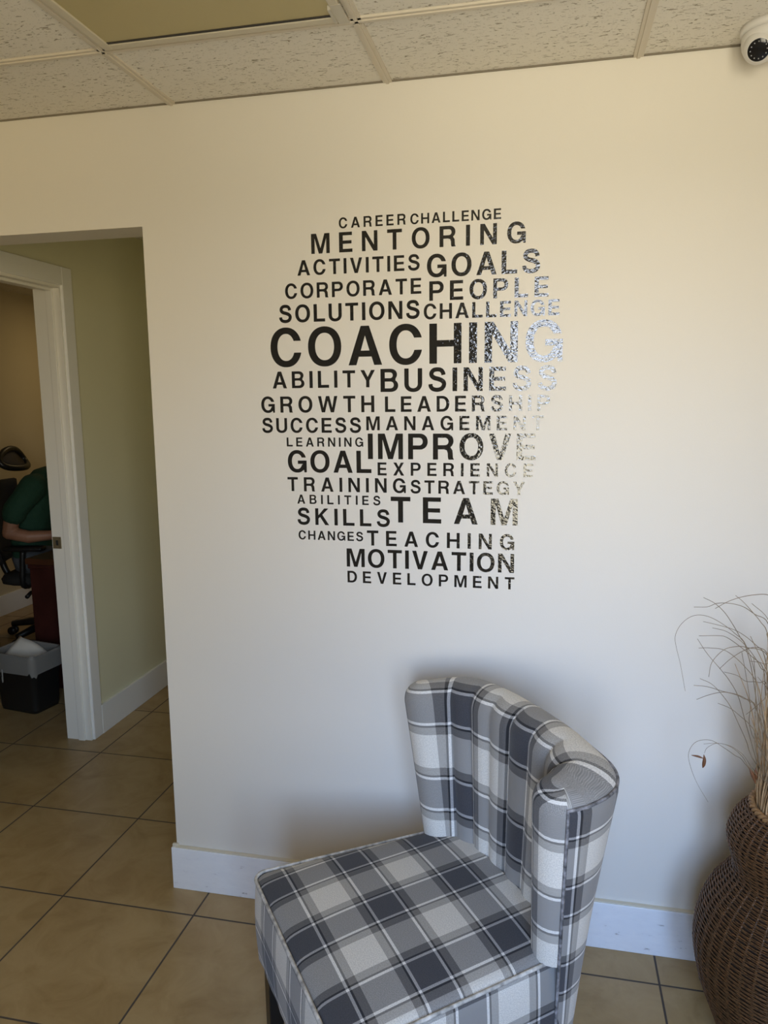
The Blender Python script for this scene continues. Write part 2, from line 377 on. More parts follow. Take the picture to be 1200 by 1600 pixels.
    G['D'] = (.82, [[(0, 0), (0, 1), (.36, 1)] + arc(.36, .5, .46, .5, 90, -90, 22) + [], [(s, h), (s, 1-h), (.35, 1-h)] + arc(.35, .5, .27, .5-h, 90, -90, 22)])
    G['P'] = (.77, [[(0, 0), (0, 1), (.45, 1)] + arc(.45, .69, .32, .31, 90, -90, 16) + [(s, .38), (s, 0)], [(s, .54), (s, .84), (.43, .84)] + arc(.43, .69, .145, .15, 90, -90, 12)])
    G['R'] = (.82, [[(0, 0), (0, 1), (.49, 1)] + arc(.49, .715, .305, .285, 90, -52, 14) + [(.70, .44), (.755, .36), (.77, .22), (.775, .08), (.82, 0), (.605, 0), (.58, .09), (.572, .25), (.535, .36), (.43, .395), (s, .395), (s, 0)],
                    [(s, .555), (s, .84), (.46, .84)] + arc(.46, .698, .14, .142, 90, -90, 12)])
    G['B'] = (.79, [[(0, 0), (0, 1), (.44, 1)] + arc(.44, .75, .30, .25, 90, -40, 12) + arc(.45, .275, .34, .275, 52, -90, 16), [(s, .595), (s, .845), (.42, .845)] + arc(.42, .72, .13, .125, 90, -90, 10),
                    [(s, .155), (s, .45), (.44, .45)] + arc(.44, .3025, .155, .1475, 90, -90, 10)])
    sp = [(.665, .70), (.645, .80), (.56, .905), (.40, .937), (.235, .905), (.145, .79), (.165, .66), (.28, .575), (.44, .53), (.575, .475), (.675, .385), (.685, .255), (.60, .125), (.41, .068), (.21, .105), (.115, .21), (.10, .315)]
    G['S'] = (.80, [stroke(sp, lambda f: .158 + .036*math.sin(PI*f)**2 + .02*abs(math.cos(PI*f))**3)])
    return G
GL = glyphs()
for ch in list(GL):                      # normalise every glyph to start at x = 0 and end at its real width
    xs_ = [p[0] for c in GL[ch][1] for p in c]; x0 = min(xs_)
    GL[ch] = (max(xs_)-x0, [[(x-x0, y) for x, y in c] for c in GL[ch][1]])

def vinyl():
    m = bpy.data.materials.new('glossy_black_vinyl'); t, b = nodes_of(m); N = t.nodes; L = t.links
    b.inputs['Base Color'].default_value = (.012, .012, .012, 1); b.inputs['Roughness'].default_value = .04; b.inputs['Specular IOR Level'].default_value = .68
    tcn = N.new('ShaderNodeTexCoord'); mp = N.new('ShaderNodeMapping'); mp.inputs['Scale'].default_value = (95, 1, 155); mp.inputs['Rotation'].default_value = (0, .5, 0)
    n = N.new('ShaderNodeTexNoise'); n.inputs['Scale'].default_value = 1; n.inputs['Detail'].default_value = 2.5
    L.new(tcn.outputs['Object'], mp.inputs[0]); L.new(mp.outputs[0], n.inputs['Vector'])
    bp = N.new('ShaderNodeBump'); bp.inputs['Strength'].default_value = 1; bp.inputs['Distance'].default_value = .0008
    L.new(n.outputs[0], bp.inputs['Height']); L.new(bp.outputs[0], b.inputs['Normal'])
    return m
VINYL = vinyl()
WORDS = [
("CAREER",0.5963,0.7844,2.0735,0.0282),("CHALLENGE",0.7969,1.0401,2.0731,0.0269),("MENTORING",0.5152,1.1050,2.0097,0.0536),
("ACTIVITIES",0.4727,0.8222,1.9527,0.0413),("GOALS",0.8422,1.1436,1.9325,0.0596),("CORPORATE",0.4345,0.8266,1.8904,0.0416),
("PEOPLE",0.8487,1.1669,1.8704,0.0513),("SOLUTIONS",0.4146,0.8218,1.8247,0.0484),("CHALLENGE",0.8333,1.1964,1.8215,0.0410),
("COACHING",0.3853,1.2068,1.7014,0.1080),("ABILITY",0.3885,0.6938,1.6396,0.0479),("BUSINESS",0.7097,1.1938,1.6258,0.0640),
("GROWTH",0.3508,0.6909,1.5698,0.0464),("LEADERSHIP",0.7219,1.1772,1.5699,0.0433),("SUCCESS",0.3516,0.6511,1.5114,0.0426),
("MANAGEMENT",0.6667,1.1619,1.5183,0.0394),("LEARNING",0.4262,0.6570,1.4713,0.0264),("IMPROVE",0.6707,1.1422,1.4363,0.0727),
("GOAL",0.4279,0.6803,1.3958,0.0640),("EXPERIENCE",0.6985,1.1368,1.3896,0.0372),("TRAINING",0.4250,0.7804,1.3396,0.0417),
("STRATEGY",0.7945,1.1157,1.3394,0.0375),("ABILITIES",0.4538,0.7056,1.3026,0.0270),("SKILLS",0.4532,0.7330,1.2402,0.0495),
("TEAM",0.7361,1.0968,1.2538,0.0747),("CHANGES",0.4548,0.6527,1.1953,0.0271),("TEACHING",0.6643,1.0888,1.1834,0.0446),
("MOTIVATION",0.6020,1.0891,1.1178,0.0546),("DEVELOPMENT",0.6035,1.0908,1.0699,0.0352)]
decal = thing('wall_decal', 'black vinyl head-shaped word cloud on the pale wall above the plaid chair', 'wall decal', (.78, 0, 1.55))
WORD_NOTE = {0: 'small word CAREER at the top', 1: 'small word CHALLENGE in the top row', 8: 'word CHALLENGE beside SOLUTIONS', 9: 'largest word COACHING'}
for i, (txt, x0, x1, z0, cap) in enumerate(WORDS):
    tot = sum(GL[c][0] for c in txt)*cap
    gap = (x1-x0-tot)/(len(txt)-1)
    cu = bpy.data.curves.new('lettering', 'CURVE'); cu.dimensions = '2D'; cu.fill_mode = 'BOTH'; cu.extrude = .00025
    x = x0
    for c in txt:
        for poly in GL[c][1]:
            s_ = cu.splines.new('POLY'); s_.points.add(len(poly)-1); s_.use_cyclic_u = True
            for p, (px, py) in zip(s_.points, poly): p.co = (x+px*cap-decal.location.x, z0+py*cap-decal.location.z, 0, 1)
        x += GL[c][0]*cap + gap
    co = bpy.data.objects.new('lettering', cu); C.objects.link(co)
    dg = bpy.context.evaluated_depsgraph_get(); me = bpy.data.meshes.new_from_object(co.evaluated_get(dg)); bpy.data.objects.remove(co)
    me.transform(Matrix.Translation((0, -.0003, 0)) @ Matrix.Rotation(PI/2, 4, 'X'))
    me.materials.clear(); me.materials.append(VINYL); me.name = 'word'
    w_ = link(bpy.data.objects.new('word', me), decal)
    w_['label'] = WORD_NOTE.get(i, 'word ' + txt)

# ------------------------------------------------------------------ plaid slipper chair
def plaid():
    m = bpy.data.materials.new('grey_plaid_twill'); t, b = nodes_of(m); N = t.nodes; L = t.links
    uv = N.new('ShaderNodeUVMap'); uv.uv_map = 'UVMap'
    s = N.new('ShaderNodeSeparateXYZ'); L.new(uv.outputs[0], s.inputs[0])
    D = (.245, .245, .258); Wt = (.825, .805, .76); B_ = (.43, .415, .395); K = (.06, .06, .065); Wl = (.88, .87, .85)
    # one repeat of the thread order, 0.2 m: half dark block, white line, black line, grey band, white block, band, black, white, half dark block
    hd = .0335/.2; w = .006/.2; k = .0045/.2; g = .017/.2
    a = hd; seq = [(0, D), (a, Wl), (a+w, K), (a+w+k, B_), (a+w+k+g, Wt), (1-a-w-k-g, B_), (1-a-w-k, K), (1-a-w, Wl), (1-a, D)]
    def threads(out):
        d = N.new('ShaderNodeMath'); d.operation = 'DIVIDE'; d.inputs[1].default_value = .2; L.new(out, d.inputs[0])
        f = N.new('ShaderNodeMath'); f.operation = 'FRACT'; L.new(d.outputs[0], f.inputs[0])
        r = N.new('ShaderNodeValToRGB'); ramp(r, seq, 'CONSTANT'); L.new(f.outputs[0], r.inputs[0]); return r.outputs[0]
    a_, b_ = threads(s.outputs['X']), threads(s.outputs['Y'])
    # twill: which of the two threads lies on top, a fine herringbone
    def mth(op, *v):
        q = N.new('ShaderNodeMath'); q.operation = op
        for i, x in enumerate(v):
            if isinstance(x, (int, float)): q.inputs[i].default_value = x
            else: L.new(x, q.inputs[i])
        return q.outputs[0]
    zig = mth('PINGPONG', s.outputs['X'], .006)
    ph = mth('MULTIPLY', mth('ADD', s.outputs['Y'], zig), 2*PI/.0032)
    tw = mth('MULTIPLY_ADD', mth('SINE', ph), .085, .5)
    mx = N.new('ShaderNodeMix'); mx.data_type = 'RGBA'; L.new(tw, mx.inputs[0]); L.new(a_, mx.inputs[6]); L.new(b_, mx.inputs[7])
    sq = N.new('ShaderNodeMix'); sq.data_type = 'RGBA'; sq.blend_type = 'MULTIPLY'; sq.inputs[0].default_value = 1
    L.new(mx.outputs[2], sq.inputs[6]); L.new(mx.outputs[2], sq.inputs[7])
    n = N.new('ShaderNodeTexNoise'); n.inputs['Scale'].default_value = 420; n.inputs['Detail'].default_value = 2; L.new(uv.outputs[0], n.inputs['Vector'])
    nr = N.new('ShaderNodeMapRange'); nr.inputs[1].default_value = .3; nr.inputs[2].default_value = .7; nr.inputs[3].default_value = .82; nr.inputs[4].default_value = 1.16; L.new(n.outputs[0], nr.inputs[0])
    hs = N.new('ShaderNodeVectorMath'); hs.operation = 'SCALE'; L.new(sq.outputs[2], hs.inputs[0]); L.new(nr.outputs[0], hs.inputs['Scale'])
    L.new(hs.outputs[0], b.inputs['Base Color'])
    b.inputs['Roughness'].default_value = .85; b.inputs['Specular IOR Level'].default_value = .25
    b.inputs['Sheen Weight'].default_value = .15
    bp = N.new('ShaderNodeBump'); bp.inputs['Distance'].default_value = .0006; bp.inputs['Strength'].default_value = .5; L.new(tw, bp.inputs['Height']); L.new(bp.outputs[0], b.inputs['Normal'])
    return m
PLAID = plaid()
BLACKWOOD = mat('black_wood', (.012, .011, .011), .35)
CA = math.radians(37.0)
ax = Vector((math.sin(CA), -math.cos(CA), 0)); ay = Vector((math.cos(CA), math.sin(CA), 0))   # chair right, chair back
org = ax*.986 + ay*.086
chair = thing('slipper_chair', 'grey and white plaid armless chair with curved channelled back against the wall', 'chair', org, CA-PI/2+0)
# local frame: +x right of the chair seen from its front edge, +y towards its back
chair.matrix_world = Matrix(((ax.x, ay.x, 0, org.x), (ax.y, ay.y, 0, org.y), (0, 0, 1, 0), (0, 0, 0, 1)))

def grid_obj(name, rows, uvs, parent, closed=False, faces=None, m=PLAID, smooth=True):
    bm = bmesh.new(); lay = bm.loops.layers.uv.new('UVMap')
    V = [[bm.verts.new(p) for p in r] for r in rows]
    nj = len(rows); ni = len(rows[0])
    for j in range(nj-1):
        for i in range(ni if closed else ni-1):
            if faces and not faces(i, j): continue
            i2 = (i+1) % ni
            try: f = bm.faces.new((V[j][i], V[j][i2], V[j+1][i2], V[j+1][i]))
            except ValueError: continue
            for lp, (a, b_) in zip(f.loops, ((j, i), (j, i+1), (j+1, i+1), (j+1, i))): lp[lay].uv = uvs[a][b_]
    loose = [v for v in bm.verts if not v.link_faces]; bmesh.ops.delete(bm, geom=loose, context='VERTS')
    bmesh.ops.remove_doubles(bm, verts=bm.verts, dist=1e-5)
    o = obj(name, bm, m, parent, smooth); return o

ZS, ZB = .452, .245
def hw(y): return .286 - .028*y/.5
# cushion top
NX, NY = 37, 33; rows, uvs = [], []
YM = .535
for j in range(NY):
    tj = -1+2*j/(NY-1); r, u = [], []
    for i in range(NX):
        ti = -1+2*i/(NX-1)
        ti_ = math.copysign(1-(1-abs(ti))**1.5, ti); tj_ = math.copysign(1-(1-abs(tj))**1.5, tj)
        y = (tj_+1)/2*YM; x = ti_*hw(y)
        # rounded front corners
        cxr = hw(y)-.035
        if y < .035 and abs(x) > cxr:
            dx, dy = abs(x)-cxr, .035-y; d = math.hypot(dx, dy); mxd = max(dx, dy)
            if d > 1e-9: k_ = mxd/d; x = math.copysign(cxr+dx*k_, x); y = .035-dy*k_
        dome = .026*(1-ti_**2)**.55*(1-max(-tj_, 0)**2)**.55 if tj_ < 0 else .026*(1-ti_**2)**.55
        edge = min((1-abs(ti_))*hw(y), (1+tj_)/2*YM)
        z = ZS - .006*math.exp(-edge/.008) + dome
        r.append((x, y, z)); u.append((x + .07*(y-.1), y-.03))
    rows.append(r); uvs.append(u)
grid_obj('seat', rows, uvs, chair)
# apron: front and both sides, with a soft lower edge
loop = []
n_ = 14
for k in range(n_+1): y = .505 - (.505-.035)*k/n_; loop.append((-hw(y), y, 'L'))
for k in range(1, 7): a = PI+ PI/2*k/6; loop.append((-(hw(0)-.035)+.035*math.cos(a), .035+.035*math.sin(a), 'F'))
for k in range(1, n_): x = -(hw(0)-.035)+2*(hw(0)-.035)*k/n_; loop.append((x, 0, 'F'))
for k in range(0, 7): a = 1.5*PI+PI/2*k/6; loop.append(((hw(0)-.035)+.035*math.cos(a), .035+.035*math.sin(a), 'F'))
for k in range(1, n_+1): y = .035 + (.505-.035)*k/n_; loop.append((hw(y), y, 'R'))
zs = [ZS-.004, ZS-.012, ZS-.03, ZS-.06, ZS-.10, ZS-.14, ZS-.17, ZS-.19, ZB+.004, ZB, ZB+.001]
rows, uvs = [], []
cum = [0]
for a, b_ in zip(loop, loop[1:]): cum.append(cum[-1]+math.hypot(a[0]-b_[0], a[1]-b_[1]))
mid = cum[len(cum)//2]
i0 = n_+1; i1 = i0+6; i2 = i1+n_-2; i3 = i2+7                 # left side | corner | front | corner | right side
au = [c_-mid-.058 for c_ in cum]
def wrap_(d): return (d+.1) % .2 - .1
dR = wrap_((loop[i3+1][1]-.285) - au[i3+1]); dL = wrap_((-loop[0][1]+.05) - au[0])
for k in range(len(loop)):
    if k > i2: au[k] += dR*min(1, (k-i2)/7)
    if k < i1: au[k] += dL*min(1, (i1-k)/6)
for jz, z in enumerate(zs):
    f = (ZS-z)/(ZS-ZB); off = .003+.006*math.sin(PI*min(1, f)) - (.02 if jz == len(zs)-1 else 0) - (.003 if jz == 0 else 0)
    r, u = [], []
    for k, (x, y, tg) in enumerate(loop):
        a = loop[max(k-1, 0)]; b_ = loop[min(k+1, len(loop)-1)]
        d = Vector((b_[0]-a[0], b_[1]-a[1], 0)).normalized(); nrm = Vector((d.y, -d.x, 0))
        # pleated wobble of the fabric edge
        p = Vector((x, y, 0)) + nrm*(off + (.0015*math.sin(k*2.3) if z < ZB+.01 else 0)); 
        r.append((p.x, p.y, z)); u.append((au[k], z-.30))
    rows.append(r); uvs.append(u)
grid_obj('apron', rows, uvs, chair)
bm = bmesh.new()
pp = [(x*1.008, y-.003 if tg == 'F' else y, ZS-.001) for x, y, tg in loop]
tube(bm, pp, .0042, 7)
PIPING = mat('cream_piping', (.50, .475, .43), .85, vary=(55, .55))
pip = obj('seat_piping', bm, PIPING, chair, True); pip['label'] = 'mottled cream piping round the seat edge'
bm = bmesh.new(); box(bm, (-.235, .02, ZB-.006), (.235, .56, ZB+.004)); obj('seat_base', bm, mat('dust_cover', (.02, .02, .02), .9), chair)

# curved back
ZB0, ZT = .25, .885
MB = [(0, .572), (.07, .571), (.125, .567), (.170, .556), (.207, .538), (.219, .514)]
MT = [(0, .602), (.10, .598), (.175, .586), (.232, .562), (.270, .525), (.290, .474)]
def mids(f):
    q = [(a[0]+(b_[0]-a[0])*f, a[1]+(b_[1]-a[1])*f, 0) for a, b_ in zip(MB, MT)]
    h_ = catmull(q, 10); return [Vector((-p.x, p.y, 0)) for p in h_[:0:-1]] + h_
nst = len(mids(0)); NE = 12
def loop_at(f, shrink, chan):
    """closed stadium around the centre line; front side first, from the left wing to the right wing"""
    P = mids(f); hh = (.040 + .017*f)*shrink; front, back = [], []
    cum = [0]
    for a, b_ in zip(P, P[1:]): cum.append(cum[-1]+(b_-a).length)
    tot = cum[-1]
    for i, p in enumerate(P):
        d = (P[min(i+1, nst-1)]-P[max(i-1, 0)]).normalized(); nrm = Vector((d.y, -d.x, 0))     # towards the front
        s_ = cum[i]/tot; ch = chan*.014*(abs(math.sin(PI*8*s_))**.55 - .7)*min(1, (1-abs(2*s_-1))*5)
        front.append(p+nrm*(hh+ch)); back.append(p-nrm*(hh + shrink*f*(.004+.026*math.exp(-((abs(2*s_-1)-.72)/.16)**2))))
    ends = []
    for i, sgn in ((nst-1, 1), (0, -1)):
        p = P[i]; d = (P[i]-P[i-sgn]).normalized(); nrm = Vector((d.y, -d.x, 0))*sgn
        e = []
        for k in range(1, NE):
            a = PI*k/NE; e.append(p + nrm*hh*math.cos(a)*(1 if sgn > 0 else 1) + d*hh*math.sin(a))
        ends.append(e)
    # right end runs front -> back; left end built front -> back, so reverse it
    return front + ends[0] + back[::-1] + ends[1][::-1]
main_z = [ZB0 + (ZT-.055-ZB0)*k/20 for k in range(21)]
cap_a = [10, 22, 34, 46, 57, 67, 76, 83, 90]
RR = .055
levels = [(z, 1.0) for z in main_z] + [(ZT-RR+RR*math.sin(math.radians(a)), math.cos(math.radians(a))) for a in cap_a]
rows, uvs = [], []
L0 = loop_at(.5, 1, 0); nl = len(L0)
cu_ = [0]
for a, b_ in zip(L0, L0[1:]+L0[:1]): cu_.append(cu_[-1]+(b_-a).length)
iR0, iR1 = nst-1, nst-1+NE            # right end indices
BI0, BI1 = nst-1+9, nl-9               # back panel starts / ends (piping columns) on the outside of the wings
JT = 22                                # piping row under the rear top edge
for j, (z, sh) in enumerate(levels):
    f = (z-ZB0)/(ZT-ZB0); chan = min(1, max(0, (z-.42)/.05)) * (1 if sh > .3 else sh/.3)
    pts = loop_at(f, sh, chan); r, u = [], []
    for i, p in enumerate(pts):
        xx = abs(p.x)/.3; drop = .020*min(1, xx)**4*max(0, f-.5)*2
        r.append((p.x, p.y, z-drop))
    for i in range(nl+1):
        s_ = cu_[i] if i < BI1 else cu_[i]-cu_[nl]; v = z-ZB0 if sh == 1 else (ZT-RR-ZB0) + (math.acos(max(-1, min(1, sh))))*.052
        if BI0 < i < BI1 and j >= JT:    # top strip behind the ridge: continue the front threads over the edge
            k = nst-1-(i-iR1); k = max(0, min(nst-1, k)); s_ = cu_[k]; v = (ZT-RR-ZB0) + (PI - math.acos(max(-1, min(1, sh))))*.052
        if sh < 1 and nst-1 < i <= BI0: s_ = cu_[nst-1] + (s_-cu_[nst-1])*sh
        if sh < 1 and i >= BI1: s_ = s_*sh
        u.append((s_+.128, (v-(.82-ZB0))*.85))
    rows.append(r); uvs.append(u)
grid_obj('backrest', rows, uvs, chair, True, lambda i, j: not (BI0 <= i < BI1 and j < JT) and levels[j][0] > .425)
uv2 = [[(a+.085, b_+.02) for a, b_ in r] for r in uvs]
for j, (z, sh) in enumerate(levels[:JT+1]):
    uv2[j] = [(cu_[i]+.03, z-.79-.03) for i in range(nl+1)]
grid_obj('back_panel', rows, uv2, chair, True, lambda i, j: BI0 <= i < BI1 and j < JT)
bm = bmesh.new()
def P_(i, j):
    p = Vector(rows[j][i % nl]); c = Vector((0, .52, p.z)); d = (p-c); d.z = 0; return p + d.normalized()*.0015
path = [P_(BI0, j) for j in range(0, JT+1)] + [P_(i, JT)+Vector((0, 0, .001)) for i in range(BI0+1, BI1)] + [P_(BI1, j) for j in range(JT, -1, -1)]
tube(bm, path, .0036, 6)
obj('back_piping', bm, mat('grey_piping', (.19, .185, .19), .85, vary=(70, .8)), chair, True)
bm = bmesh.new(); vs = [bm.verts.new(Vector(rows[0][i])+Vector((0, 0, .002))) for i in range(nl)]; bm.faces.new(vs[::-1]); obj('back_base', bm, bpy.data.materials['dust_cover'], chair)
# legs
def leg(x, y, dx, dy, z1=ZB+.0):
    bm = bmesh.new(); a, b_ = .022, .016
    top = [bm.verts.new((x+sx*a, y+sy*a, z1)) for sx, sy in ((-1, -1), (1, -1), (1, 1), (-1, 1))]
    bot = [bm.verts.new((x+dx+sx*b_, y+dy+sy*b_, 0)) for sx, sy in ((-1, -1), (1, -1), (1, 1), (-1, 1))]
    for k in range(4): bm.faces.new((bot[k], bot[(k+1) % 4], top[(k+1) % 4], top[k]))
    bm.faces.new(top); bm.faces.new(bot[::-1])
    bmesh.ops.bevel(bm, geom=list(bm.edges), offset=.002, segments=1, affect='EDGES')
    return obj('leg', bm, BLACKWOOD, chair)
leg(-.232, .03, -.004, -.004); leg(.232, .03, .004, -.004); leg(-.195, .545, -.005, .03); leg(.195, .545, .005, .03)

# ------------------------------------------------------------------ wicker vase and dried grass
WICK = mat('brown_wicker', (.125, .058, .021), .45, vary=(160, .55), spec=.5)
WICKD = mat('dark_wicker_core', (.035, .018, .008), .9)
WICKL = mat('pale_wicker_rim', (.30, .165, .065), .5, vary=(60, .35))
BX, BY = 1.797, -.272
vase = thing('wicker_vase', 'tall brown wicker floor vase with a pinched neck beside the white baseboard', 'vase', (BX, BY, 0))
prof = [(.150, 0), (.168, .03), (.190, .085), (.218, .16), (.233, .235), (.234, .28), (.226, .33), (.205, .385), (.175, .43), (.158, .455), (.155, .475), (.163, .505), (.171, .535), (.170, .56), (.155, .595), (.132, .622), (.122, .632)]
pc = catmull([(r, 0, z) for r, z in prof], 6)
def R_at(z):
    for a, b_ in zip(pc, pc[1:]):
        if a.z <= z <= b_.z: t_ = (z-a.z)/max(1e-9, b_.z-a.z); return a.x+(b_.x-a.x)*t_
    return pc[-1].x
bm = bmesh.new(); lathe(bm, [(p.x-.006, p.z) for p in pc], 48)
lathe(bm, [(max(.01, p.x-.010), p.z) for p in pc][::-1], 48)
bmesh.ops.contextual_create(bm, geom=[]) if False else None
obj('liner', bm, WICKD, vase, True)
bm = bmesh.new(); lathe(bm, [(.0001, .002), (.150, .002), (.154, .008), (.0001, .012)], 40); obj('base', bm, WICK, vase, True)
NSTK = 46
arc_len = 0; zs_ = []; stepw = .0044; last = pc[0]; acc = 0
for p in pc[1:]:
    acc += (p-last).length; last = p
fine = []
for a, b_ in zip(pc, pc[1:]):
    for k in range(10): fine.append(a.lerp(b_, k/10))
acc = 0; lastp = fine[0]
for p in fine[1:]:
    acc += (p-lastp).length; lastp = p
    if acc >= stepw: acc = 0; zs_.append((p.x, p.z))
bm = bmesh.new(); SEG = NSTK*4
for q, (r0, z0) in enumerate(zs_):
    j0 = random.uniform(-.0006, .0006); ph = PI*(q % 2)
    pts = []
    for k in range(SEG):
        th = 2*PI*k/SEG; rr_ = r0 + .0015*math.cos(NSTK*th/2*1.0+ph) + random.uniform(-.0004, .0004)
        pts.append((rr_*math.cos(th), rr_*math.sin(th), z0+j0+.0008*math.sin(3*th+q)+random.uniform(-.0004, .0004)))
    tube(bm, pts, .0017, 5, closed=True)
obj('woven_body', bm, WICK, vase, True)
for k in range(NSTK):
    th = 2*PI*(k+.5)/NSTK; bm = bmesh.new()
    tube(bm, [((p.x-.0028)*math.cos(th), (p.x-.0028)*math.sin(th), p.z) for p in pc[::3]], .0030, 5); obj('stake', bm, WICK, vase, True)
bm = bmesh.new()
for ph in (0, PI):
    pts = []
    for k in range(180):
        th = 2*PI*k/180; a = 26*th+ph
        pts.append(((.122+.004*math.cos(a))*math.cos(th), (.122+.004*math.cos(a))*math.sin(th), .632+.004*math.sin(a)))
    tube(bm, pts, .0052, 6, closed=True)
rim = obj('rim', bm, WICKL, vase, True); rim['label'] = 'paler twisted wicker rim'

